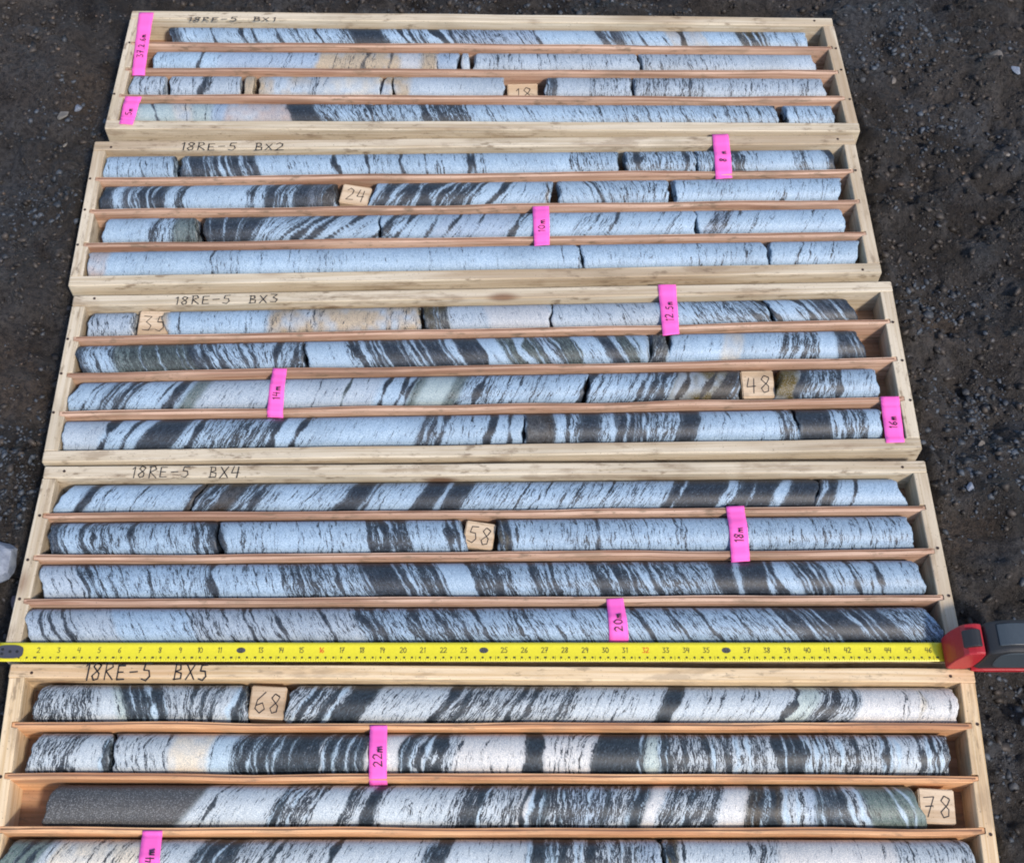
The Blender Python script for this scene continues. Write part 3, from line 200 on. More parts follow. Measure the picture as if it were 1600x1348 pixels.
M_PINE = wood('pine', (.62, .545, .42), (.49, .405, .28), (.30, .20, .11), dirt=1.)
M_PINE5 = wood('sun_tinted_pine', (.78, .62, .41), (.62, .44, .24), (.46, .26, .12), dirt=.8)  # nearest box: stronger sunlight put into a paler, warmer pine colour
M_DIV = wood('divider_wood', (.64, .44, .32), (.40, .225, .145), (.24, .125, .08), knots=False, dirt=.95)
M_DIV5 = wood('sun_tinted_divider_wood', (.84, .50, .26), (.56, .26, .12), (.36, .16, .08), knots=False, dirt=.6)  # brighter orange than the other dividers: warm sunlight painted into the wood
M_PLY = wood('ply_line', (.24, .12, .07), (.17, .085, .05), (.14, .07, .04), knots=False, dirt=.4)
M_FLOOR = wood('floor_wood', (.42, .25, .15), (.30, .17, .09), (.22, .12, .06), knots=False, dirt=.9)
M_BLOCK = wood('block_wood', (.66, .53, .38), (.56, .42, .28), (.40, .26, .14), knots=False, dirt=.8)

def plain(name, col, rough=.5, metal=0, bumps=0, sc=600, var=.0):
    N = NM(name); v = N.obj(); n = N.noise(v, sc, 3)
    c = N.mix(N.math('MULTIPLY', n, var), col, tuple(x*.45 for x in col))
    N.l(c, N.b.inputs['Base Color']); N.b.inputs['Roughness'].default_value = rough; N.b.inputs['Metallic'].default_value = metal
    if bumps: N.bump(n, bumps, .0006)
    return N.m
M_INK = plain('marker_ink', (.012, .012, .016), .6)
M_INKF = plain('faded_marker_ink', (.085, .075, .07), .7, var=.5)
M_TAG = plain('pink_flagging', (1., .14, .56), .75, 0, .5, 160, .12)
M_YEL = plain('yellow_blade', (.78, .70, .035), .33, 0, .1, 300, .3)
M_PRN = plain('blade_print', (.06, .06, .03), .5)
M_PRR = plain('red_blade_print', (.65, .05, .02), .5)
M_STEEL = plain('hook_steel', (.20, .19, .21), .45, .8, .2, 900, .6)
M_RED = plain('red_plastic', (.42, .02, .03), .4, 0, .2, 500, .4)
M_BLK = plain('black_rubber', (.022, .024, .028), .55, 0, .4, 900, .5)
M_GRY = plain('grey_case_label', (.055, .072, .088), .4, 0, .15, 200, .5)
M_NAIL = plain('rusty_nail', (.05, .03, .025), .6, .4)

def core_mat():
    N = NM('drill_core'); v = N.obj(False)
    at = lambda n: N.n('ShaderNodeAttribute', attribute_name=n)
    fol = at('fol').outputs['Fac']; den = at('dens').outputs['Fac']; base = at('base').outputs['Color']; seed = at('seed').outputs['Fac']
    sx = N.t.nodes.new('ShaderNodeSeparateXYZ'); N.l(v, sx.inputs[0])
    def fvec(a, b, wx=0):
        c = N.t.nodes.new('ShaderNodeCombineXYZ')
        N.l(N.math('MULTIPLY', N.math('ADD', fol, seed), a), c.inputs[0])
        N.l(N.math('MULTIPLY', sx.outputs[1], b), c.inputs[1]); N.l(N.math('MULTIPLY', sx.outputs[2], b), c.inputs[2]); return c.outputs[0]
    wide = N.noise(fvec(190, 55), 1., 3, .6, 1.2)
    st1 = N.noise(fvec(720, 62), 1., 2, .6, .5)
    st2 = N.noise(fvec(1250, 150), 1., 2, .6, .3)
    sp = N.noise(fvec(800, 620), 1., 2, .6)
    n = N.math('ADD', N.math('ADD', N.math('MULTIPLY', wide, .24), N.math('MULTIPLY', st1, .34)), N.math('ADD', N.math('MULTIPLY', st2, .24), N.math('MULTIPLY', sp, .18)))
    # threshold from wanted coverage
    thr = N.math('ADD', .506, N.math('MULTIPLY', N.math('SUBTRACT', den, .5), .26))
    mask = step(N, N.math('SUBTRACT', thr, n), -.018, .026)
    soft = N.math('MULTIPLY', step(N, N.math('SUBTRACT', thr, n), -.13, .05), .42)
    dk = N.mix(step(N, N.noise(fvec(420, 300), 1., 3, .6), .36, .68), (.004, .006, .011), (.038, .052, .072))
    grain = N.noise(fvec(1100, 1100), 1., 2, .6); cloud = N.noise(fvec(60, 45), 1., 3)
    lt = N.mix(step(N, grain, .36, .64), N.mix(.75, base, (.30, .38, .50), 'MULTIPLY'), base)
    lt = N.mix(N.math('MULTIPLY', step(N, cloud, .35, .7), .35), lt, N.mix(.8, lt, (.72, .78, .86), 'MULTIPLY'))
    lt = N.mix(soft, lt, N.mix(1., lt, (.42, .47, .55), 'MULTIPLY'))
    lt = N.mix(N.math('MULTIPLY', step(N, N.noise(fvec(900, 900), 1., 1), .56, .68), .55), lt, N.mix(1., lt, (1.9, 1.9, 1.95), 'MULTIPLY')) if 0 else lt
    flake = N.noise(fvec(560, 400), 1., 2)
    bs = N.t.nodes.new('ShaderNodeSeparateColor'); N.l(base, bs.inputs[0]); isd = step(N, bs.outputs[1], .36, .22)
    lt = N.mix(N.math('MULTIPLY', N.math('MULTIPLY', isd, step(N, N.noise(fvec(750, 750), 1., 1), .54, .66)), .55), lt, (.30, .31, .32))
    dsm = N.mix(step(N, N.noise(fvec(500, 240), 1., 3, .6), .38, .62), N.mix(1., base, (.13, .13, .14), 'MULTIPLY'), N.mix(1., base, (.42, .43, .45), 'MULTIPLY'))
    dcol = N.mix(N.math('MULTIPLY', isd, .75), N.mix(.35, dk, N.mix(1., base, (.06, .065, .07), 'MULTIPLY')), dsm)
    c = N.mix(mask, lt, dcol)
    c = N.mix(N.math('MULTIPLY', N.math('MULTIPLY', step(N, flake, .63, .70), mask), .5), c, N.mix(.8, base, (.17, .22, .28), 'MIX'))
    N.l(c, N.b.inputs['Base Color']); N.b.inputs['Roughness'].default_value = .5
    N.b.inputs['Specular IOR Level'].default_value = .5
    N.bump(N.math('ADD', grain, N.math('MULTIPLY', sp, .8)), .35, .0005); return N.m
M_CORE = core_mat()

def ground_mat():
    N = NM('wet_dark_soil'); v = N.obj(False)
    big = N.noise(v, 2.6, 4, .55); med = N.noise(v, 16., 5, .6); fin = N.noise(v, 130., 4, .65); vf = N.noise(v, 520., 2, .6)
    c = N.mix(step(N, big, .38, .64), (.020, .016, .0135), (.052, .045, .041))
    c = N.mix(N.math('MULTIPLY', step(N, med, .45, .68), .7), c, (.080, .073, .069))
    c = N.mix(N.math('MULTIPLY', step(N, N.noise(N.mapv(v, (1, 1, 1), (3.1, 7.7, 0)), 5., 3), .54, .68), .45), c, (.066, .078, .095))
    c = N.mix(N.math('MULTIPLY', step(N, N.noise(N.mapv(v, (1, 1, 1), (8.1, 2.7, 0)), 3.5, 3), .56, .7), .6), c, (.085, .060, .042))
    c = N.mix(step(N, fin, .35, .60), N.mix(1., c, (.32, .32, .34), 'MULTIPLY'), c)
    c = N.mix(N.math('MULTIPLY', step(N, vf, .68, .78), .4), c, (.14, .15, .165))
    N.l(c, N.b.inputs['Base Color'])
    N.l(N.math('SUBTRACT', .82, N.math('MULTIPLY', step(N, N.noise(v, 7., 3), .42, .60), .42)), N.b.inputs['Roughness'])
    h = N.math('ADD', N.math('MULTIPLY', fin, 1.), N.math('MULTIPLY', vf, .45)); b1 = N.bump(h, 1., .009); return N.m
M_GROUND = ground_mat()
def stone_mat(name, a, b):
    N = NM(name); v = N.obj(); n = N.noise(v, 60., 4, .6); f = N.noise(v, 500., 2)
    c = N.mix(step(N, n, .38, .64), a, b); c = N.mix(N.math('MULTIPLY', step(N, f, .6, .72), .5), c, tuple(x*.35 for x in a))
    N.l(c, N.b.inputs['Base Color']); N.b.inputs['Roughness'].default_value = .65; N.bump(N.math('ADD', n, f), .6, .001); return N.m
M_STB = stone_mat('bluish_stone', (.15, .18, .24), (.25, .29, .36))
M_STP = stone_mat('mauve_stone', (.10, .085, .10), (.17, .135, .15))
M_STG = stone_mat('brown_stone', (.10, .09, .08), (.17, .15, .13))
M_STW = stone_mat('pale_stone', (.12, .115, .105), (.20, .19, .175))
def pebble_mat():
    N = NM('pebbles'); v = N.obj(False); a = N.n('ShaderNodeAttribute', attribute_name='base').outputs['Color']
    c = N.mix(.5, a, N.mix(N.noise(v, 400., 2), (.2, .2, .2), (.9, .9, .9)), 'OVERLAY'); N.l(c, N.b.inputs['Base Color']); N.b.inputs['Roughness'].default_value = .6; return N.m
M_PEB = pebble_mat()

# ------------------------------------------------------------------ ground
def vnoise(X, Y, f, seed):
    g = np.random.default_rng(seed).uniform(-1, 1, (257, 257))
    x = X*f+37.3; y = Y*f+71.7; i = np.floor(x).astype(int); j = np.floor(y).astype(int); a = x-i; b = y-j
    a = a*a*(3-2*a); b = b*b*(3-2*b); i &= 255; j &= 255
    return (g[i, j]*(1-a)+g[i+1, j]*a)*(1-b)+(g[i, j+1]*(1-a)+g[i+1, j+1]*a)*b
def boxmask(X, Y, margin):
    m = np.zeros_like(X)
    for B in BOXES:
        q = np.array(B['q']); d = np.full_like(X, 1e9)
        for k in range(4):
            a, b = q[k], q[(k+1) % 4]; e = (b-a)/np.linalg.norm(b-a); n = np.array([e[1], -e[0]])   # clockwise: inward normal
            d = np.minimum(d, (X-a[0])*n[0]+(Y-a[1])*n[1])
        m = np.maximum(m, np.clip((d+margin)/margin, 0, 1))
    return m
def ghf(X, Y):
    h = .016*vnoise(X, Y, 1.7, 1)+.019*vnoise(X, Y, 5, 2)+.018*vnoise(X, Y, 13, 3)+.012*np.abs(vnoise(X+.4*Y, Y, 22, 12))+.020*np.abs(vnoise(X*.35+Y*.25, Y-.22*X, 11, 14))+.011*np.abs(vnoise(X*.5, Y+.5*X, 26, 15))-.012
    r = 1-np.abs(vnoise(X, Y*1.15+.3*X, 9, 4)); h += .011*r*r
    c1_ = np.clip(vnoise(X, Y, 3.2, 11)*.7+.75, .25, 1.3); h += c1_*(.009*vnoise(X, Y, 31, 5)+.010*np.abs(vnoise(X, Y, 50, 6))+.0065*np.abs(vnoise(X, Y, 95, 7))+.0022*vnoise(X, Y, 180, 8))
    h -= .012*np.exp(-((Y-.52+.33*(X+.8))/.018)**2)*(X < -.65)      # boot scrape / groove at the upper left
    m = boxmask(X, Y, .022)
    return h*(1-m)+m*(-.006)-.004
def axis(a, b, st, far):
    i = np.arange(a, b+st/2, st); o = []; s = st; x = 0
    while x < far: s *= 1.25; x += s; o.append(x)
    o = np.array(o); return np.concatenate([a-o[::-1], i, b+o])
gx = axis(-1.12, 1.12, .0046, 60); gy = axis(-.92, 1.25, .0046, 60)
GX, GY = np.meshgrid(gx, gy, indexing='ij'); GZ = ghf(GX, GY)
nx, ny = len(gx), len(gy)
me = bpy.data.meshes.new('ground'); me.vertices.add(nx*ny)
me.vertices.foreach_set('co', np.stack([GX, GY, GZ], -1).astype(np.float32).ravel())
def gridfaces(me, nx, ny):
    I = np.arange(nx*ny).reshape(nx, ny); f = np.stack([I[:-1, :-1], I[1:, :-1], I[1:, 1:], I[:-1, 1:]], -1).reshape(-1, 4)
    me.loops.add(f.size); me.loops.foreach_set('vertex_index', f.astype(np.int32).ravel())
    me.polygons.add(len(f)); me.polygons.foreach_set('loop_start', np.arange(0, f.size, 4, dtype=np.int32)); me.polygons.foreach_set('loop_total', np.full(len(f), 4, np.int32))
gridfaces(me, nx, ny)
me.update(calc_edges=True); me.shade_smooth(); me.materials.append(M_GROUND)
g = bpy.data.objects.new('ground', me); COL.objects.link(g); tag(g, 'dark wet muddy soil under and around the core boxes', kind='structure')

# ------------------------------------------------------------------ core boxes
def plank(name, p, q, wid, z0, z1, mat, parent, side=1, wob=.0006, cham=.0014, notches=None, zbot=None, w2=None):
    """board from p to q (XY), occupying `wid` to the left (side=1) or right of the line p->q; local X runs along it"""
    p = Vector((*p, 0)); q = Vector((*q, 0)); d = q-p; L = d.length; rz = math.atan2(d.y, d.x)
    n = max(2, int(L/.03)); y0, y1 = (0, wid) if side > 0 else (-wid, 0); H = z1-z0; c = cham
    prof = [(y0, 0), (y0, H-c), (y0+c*.35, H-c*.35), (y0+c, H), (y1-c, H), (y1-c*.35, H-c*.35), (y1, H-c), (y1, 0)]
    xs = [0, c]+list(np.linspace(0, L, n+1)[1:-1])+[L-c, L]; V = []; F = []; m = len(prof)
    a = smoothnoise(len(xs), 4)*wob; b = smoothnoise(len(xs), 5)*wob
    for k, x in enumerate(xs):
        e = .8*c if k in (0, len(xs)-1) else 0
        for (y, z) in prof:
            sc = (y1-y0-2*e)/(y1-y0); yy = (y-(y0+y1)/2)*sc+(y0+y1)/2
            V.append((x, yy+a[k]*(z/H), z-(e if z > H*.5 else 0)+b[k]*(z/H)*.6))
    for k in range(len(xs)-1):
        for j in range(m-1): A = k*m+j; F.append((A, A+m, A+m+1, A+1))
        F.append((k*m+m-1, k*m+2*m-1, (k+1)*m, k*m))
    F.append(tuple(range(m))); F.append(tuple(range((len(xs)-1)*m+m-1, (len(xs)-1)*m-1, -1)))
    return mesh(name, V, F, mat, parent, frame(p.x, p.y, z0, rz))
def boxmesh(V, F, x0, x1, y0, y1, z0, z1, c=.0006):
    """a bevelled block appended to V, F"""
    o = len(V)
    for z, e in ((z0, 0), (z1-c, 0), (z1, c)):
        V += [(x0+e, y0+e, z), (x1-e, y0+e, z), (x1-e, y1-e, z), (x0+e, y1-e, z)]
    for k in (0, 4):
        for j in range(4): F.append((o+k+j, o+k+(j+1) % 4, o+k+4+(j+1) % 4, o+k+4+j))
    F.append((o+8, o+9, o+10, o+11)); F.append((o+3, o+2, o+1, o))
def endboard(name, p, q, wid, z1, mat, parent, side, vs, half):
    """end board from p to q with three dado slots (at distances vs from p, half-width `half`) cut in its inner half"""
    p = Vector((*p, 0)); q = Vector((*q, 0)); d = q-p; L = d.length; rz = math.atan2(d.y, d.x)
    s = side; yo, yi, yn = 0, s*wid, s*(wid-.0085); out = [(0, yo), (L, yo), (L, yi)]
    for v in reversed(vs): out += [(v+half, yi), (v+half, yn), (v-half, yn), (v-half, yi)]
    out += [(0, yi)]
    if s < 0: out = out[::-1]
    bm = bmesh.new(); lo = [bm.verts.new((x, y, 0)) for x, y in out]; hi = [bm.verts.new((x, y, z1)) for x, y in out]; m = len(out)
    top = bm.faces.new(hi); bm.faces.new(lo[::-1])
    for j in range(m): bm.faces.new((lo[j], lo[(j+1) % m], hi[(j+1) % m], hi[j]))
    bmesh.ops.bevel(bm, geom=list(top.edges), offset=.0009, segments=1, affect='EDGES')
    me = bpy.data.meshes.new(name); bm.to_mesh(me); bm.free(); me.materials.append(mat)
    o = bpy.data.objects.new(name, me); COL.objects.link(o); place(o, frame(p.x, p.y, 0, rz), parent); return o
BT = .0185
BOXLAB = ["furthest wooden core box, four channels, faint lettering BX1 on its back edge",
          "second furthest wooden core box, four channels, marked BX2 on its back edge",
          "middle wooden core box, four channels, marked BX3 on its back edge",
          "fourth wooden core box marked BX4, just behind the yellow measuring tape",
          "nearest wooden core box marked BX5, warm sunlit pine, cut by the photo's lower edge"]
# handwriting: glyph strokes in a box 0..0.6 x 0..1
G = {'0': [[(.3, 1), (.08, .75), (.05, .3), (.25, 0), (.5, .15), (.56, .65), (.3, 1)]], '1': [[(.15, .8), (.32, 1), (.28, 0)]],
 '2': [[(.05, .8), (.25, 1), (.5, .85), (.45, .55), (.05, .02), (.58, .06)]], '3': [[(.06, .95), (.5, .92), (.22, .58), (.52, .35), (.4, .04), (.05, .08)]],
 '4': [[(.2, 1), (.05, .42), (.56, .46)], [(.5, .95), (.42, 0)]], '5': [[(.55, .98), (.18, .95), (.12, .6), (.42, .58), (.5, .25), (.3, 0), (.03, .1)]],
 '6': [[(.5, .98), (.15, .6), (.08, .2), (.3, 0), (.52, .2), (.4, .48), (.12, .35)]], '7': [[(.05, .92), (.56, .98), (.2, 0)], [(.12, .5), (.5, .54)]],
 '8': [[(.5, .9), (.25, 1), (.1, .78), (.45, .38), (.42, .08), (.18, 0), (.06, .25), (.4, .6), (.52, .85), (.3, 1)]],
 '9': [[(.5, .8), (.25, 1), (.08, .75), (.25, .5), (.5, .65), (.52, .8), (.4, 0)]],
 'R': [[(.08, 0), (.12, 1)], [(.05, .95), (.4, 1), (.5, .75), (.12, .5), (.55, 0)]], 'E': [[(.55, .95), (.1, .95), (.08, .02), (.56, .05)], [(.1, .5), (.45, .52)]],
 'B': [[(.1, 0), (.14, 1)], [(.05, .98), (.42, .95), (.45, .65), (.12, .52), (.5, .42), (.5, .08), (.02, .02)]], 'X': [[(.05, .95), (.55, .02)], [(.55, .98), (.02, 0)]],
 '-': [[(.05, .5), (.5, .54)]], 'm': [[(.0, 0), (.05, .5), (.06, .3), (.22, .52), (.27, 0), (.32, .4), (.46, .52), (.54, 0)]], '.': [[(.25, .0), (.3, .07)]], ' ': []}
def strokes(text, origin, ux, uy, h, wd, z, gap=.22, jit=.04, V=None, F=None, rng=random, space=.6, zf=None):
    """polyline lettering laid on a surface of height z or zf(x,y)"""
    V = [] if V is None else V; F = [] if F is None else F
    ux = Vector(ux).normalized(); uy = Vector(uy).normalized(); o = Vector(origin); cx = 0
    for ch in text:
        if ch == ' ': cx += space*h; continue
        k = 1+rng.uniform(-jit, jit)*2; dy = rng.uniform(-jit, jit)*h
        for st in G[ch]:
            P = [o+ux*(cx+a*h*k)+uy*(b*h*k+dy) for a, b in st]
            for A, B in zip(P[:-1], P[1:]):
                d = (B-A); L = d.length
                if L < 1e-6: continue
                d /= L; n = Vector((-d.y, d.x)); w2 = wd/2*rng.uniform(.8, 1.15); i = len(V)
                m = max(1, int(L/.006)) if zf else 1
                for q in range(m+1):
                    C = (A-d*w2*.5)+(d*(L+w2))*(q/m)
                    for sg in (-1, 1): V.append((C.x+n.x*w2*sg, C.y+n.y*w2*sg, zf(C.x, C.y)+z if zf else z))
                for q in range(m): j = i+2*q; F.append((j, j+2, j+3, j+1))
        cx += (.3 if ch in '1.' else .55)*h+gap*h
    return V, F, cx
ROOT = []
for b, B in enumerate(BOXES):
    q = [Vector(v) for v in B['q']]; dl, dr = B['d']; TL, TR, BR, BL = q
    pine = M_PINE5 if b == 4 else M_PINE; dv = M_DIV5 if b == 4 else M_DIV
    root = empty('core_box', (TL.x+TR.x+BL.x+BR.x)/4, (TL.y+BL.y+TR.y+BR.y)/4); ROOT.append(root)
    tag(root, BOXLAB[b], 'core box', 'wooden core boxes laid side by side on the ground')
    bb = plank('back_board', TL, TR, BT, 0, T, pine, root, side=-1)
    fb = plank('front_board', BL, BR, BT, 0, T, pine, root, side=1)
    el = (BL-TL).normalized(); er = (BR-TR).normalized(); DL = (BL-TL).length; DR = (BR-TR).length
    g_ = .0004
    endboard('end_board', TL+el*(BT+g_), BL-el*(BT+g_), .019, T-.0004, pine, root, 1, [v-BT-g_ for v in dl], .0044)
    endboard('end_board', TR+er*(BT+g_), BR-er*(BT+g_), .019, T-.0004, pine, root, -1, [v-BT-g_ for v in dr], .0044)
    # bottom panel
    V, F = [], []
    ins = .003; c1 = TL+(TR-TL).normalized()*ins+el*ins; c2 = TR-(TR-TL).normalized()*ins+er*ins; c3 = BR-(BR-BL).normalized()*ins-er*ins; c4 = BL+(BR-BL).normalized()*ins-el*ins
    V = [(v.x, v.y, z) for z in (.0012, FLOOR) for v in (c4, c3, c2, c1)]
    F = [(3, 2, 1, 0), (4, 5, 6, 7), (0, 1, 5, 4), (1, 2, 6, 5), (2, 3, 7, 6), (3, 0, 4, 7)]
    mesh('bottom_panel', V, F, M_FLOOR, root)
    ud = (TR-TL).normalized()
    for k in range(3):
        a = TL+el*dl[k]+ud*.0112; c = TR+er*dr[k]-ud*.0112; n = Vector((-(c-a).y, (c-a).x)).normalized()
        zt = T-.0014+random.uniform(-.0006, .0006)
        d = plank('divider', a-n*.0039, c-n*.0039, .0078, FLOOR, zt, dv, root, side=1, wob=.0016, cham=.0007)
        # dark glue line of the plywood edge, 0.2 mm proud of the top
        L = (c-a).length; V, F = [], []; nn = 60; wv = smoothnoise(nn, 3)*.0005+.0004; hw = .0007+np.abs(smoothnoise(nn, 2))*.0006; zz = []
        me_ = d.data
        top = {}
        for vtx in me_.vertices:
            x_, y_, z_ = vtx.co
            top[round(x_, 4)] = max(top.get(round(x_, 4), 0), z_)
        tx_ = np.array(sorted(top)); tz_ = np.array([top[t] for t in tx_]); ty_ = np.array([np.mean([v_.co.y for v_ in me_.vertices if abs(v_.co.x-t_) < 1e-3]) for t_ in tx_])
        for i in range(nn):
            x = .004+(L-.008)*i/(nn-1); z = float(np.interp(x, tx_, tz_))+.00025
            yc = float(np.interp(x, tx_, ty_))+.0006+wv[i]; V += [(x, yc-hw[i], z), (x, yc+hw[i], z)]
        F = [(2*i, 2*i+2, 2*i+3, 2*i+1) for i in range(nn-1)]
        mesh('ply_line', V, F, M_PLY, d, WM[d])
    # nails at the divider ends and corners
    NV = [(math.cos(t)*.0021, math.sin(t)*.0021, z) for z in (0, .0007) for t in np.linspace(0, 2*math.pi, 9)[:-1]]
    NF = [tuple(range(8, 16))]+[(i, (i+1) % 8, 8+(i+1) % 8, 8+i) for i in range(8)]
    pts = [TL+el*dl[k]+ud*.0058 for k in range(3)]+[TR+er*dr[k]-ud*.0058 for k in range(3)]+[TL+el*.009+ud*.03, TR+er*.009-ud*.03, BL-el*.009+ud*.028, BR-er*.009-ud*.028]
    random.shuffle(pts); pts = pts[:7]
    for k, P in enumerate(pts):
        P = P+Vector((random.uniform(-.003, .003), random.uniform(-.004, .004)))
        if k == 0: nm = mesh('nail', NV, NF, M_NAIL, root, frame(P.x, P.y, T-.0002)); nmesh = nm.data
        else:
            o = bpy.data.objects.new('nail', nmesh); COL.objects.link(o); place(o, frame(P.x, P.y, T-.0002), root)
    # lettering on the back board
    text, A, Bx, h = TEXTS[b]; A = Vector(A); Bx = Vector(Bx); ux = (Bx-A).normalized(); uy = Vector((-ux.y, ux.x)); 
    _, _, wdt = strokes(text, (0, 0), (1, 0), (0, 1), 1, .1, 0); tot = (Bx-A).length; hh = h/.8
    sxx = tot/(wdt*hh)
    mid = A-uy*hh*.5; ang = math.atan2(ux.y, ux.x); w1, w2 = text.split('  '); xo = 0
    for wrd in (w1, w2):
        V, F, wd_ = strokes(wrd, (0, 0), (1, 0), (0, 1), hh, .0013 if b < 4 else .0019, 0, gap=.22)
        V = [((x+xo)*sxx, y, z) for x, y, z in V]; xo += wd_+1.2*hh
        mesh('lettering', V, F, M_INKF if b == 0 else M_INK, bb, frame(mid.x, mid.y, T+.0009, ang))

# ------------------------------------------------------------------ drill core
KEY = dict(w=(.415, .545, .655), v=(.46, .53, .585), c=(.37, .46, .56), q=(.13, .16, .20), t=(.50, .43, .34), u=(.56, .575, .585), r=(.50, .44, .42),
           p=(.42, .505, .50), n=(.15, .20, .19), y=(.60, .575, .51), k=(.13, .11, .09), s=(.060, .088, .125), o=(.16, .14, .085), e=(.075, .072, .077))
def height_core(lane, x, y):
    p0, p1, r = np.array(lane['p0']), np.array(lane['p1']), lane['r']; d = (p1-p0)/np.linalg.norm(p1-p0)
    dd = abs((x-p0[0])*d[1]-(y-p0[1])*d[0]); return FLOOR+r+math.sqrt(max(0, r*r-dd*dd)) if dd < r else 0
ORD = ['top', 'second', 'third', 'bottom']
def lookup(row, L):
    step_ = .0005; U = np.arange(-.08, L+.08, step_); z = row['z']; D = np.full(len(U), .25); Cc = np.tile(np.array(KEY['w']), (len(U), 1))
    s = z[0]; first = True
    for e, k, dn in z[1:]:
        m = (U <= e) & ((U > s) | first); D[m] = dn; Cc[m] = KEY[k]; s = e; first = False
    D[U > s] = z[-1][2]; Cc[U > s] = KEY[z[-1][1]]
    ker = np.hanning(9); ker /= ker.sum()
    kc = np.hanning(31); kc /= kc.sum()
    D = np.convolve(np.pad(D, 4, 'edge'), ker, 'valid')
    Cc = np.stack([np.convolve(np.pad(Cc[:, i], 15, 'edge'), kc, 'valid') for i in range(3)], 1)
    return U, D, Cc
def band_apply(F, t, D, Cc, row, seed):
    rb = np.random.default_rng(seed)
    bands = list(row['bands']); zz = row['z']; Lr = zz[-1][0]
    for _ in range(95):      # hairline foliation between the mapped bands
        xh = rb.uniform(.01, Lr); dz = next((q[2] for q in zz[1:] if xh <= q[0]), .2)
        if dz < .87 and rb.uniform() < min(1, max(0, (dz-.13)/.16)): bands.append((xh, rb.uniform(.0005, .0016), rb.uniform(.45, .78)) if dz < .55 else (xh, rb.uniform(.0008, .0030), rb.uniform(.15, .35), 'w'))
    for bd in bands:
        xc, wd, dn = bd[:3]; kx = KEY[bd[3]] if len(bd) > 3 else None
        m = np.abs(F-xc) < wd*2+.006
        # bands pinch and swell around the core
        ph = rb.uniform(0, 6.28, 3); wv = wd*.5*(1+(.5 if wd < .009 else .25)*np.sin(2.1*t[m]*2+ph[0])+.2*np.sin(5.3*t[m]+ph[1])); off = wd*.28*np.sin(3.1*t[m]+ph[2])
        f = np.clip((wv-np.abs(F[m]-xc-off))/.0024+.5, 0, 1)
        D[m] = D[m]*(1-f)+dn*f
        if kx is None and dn > .6 and wd > .003: kx = KEY['s']
        if kx is not None: Cc[m] = Cc[m]*(1-f[:, None])+np.array(kx)*f[:, None]
core_n = 0
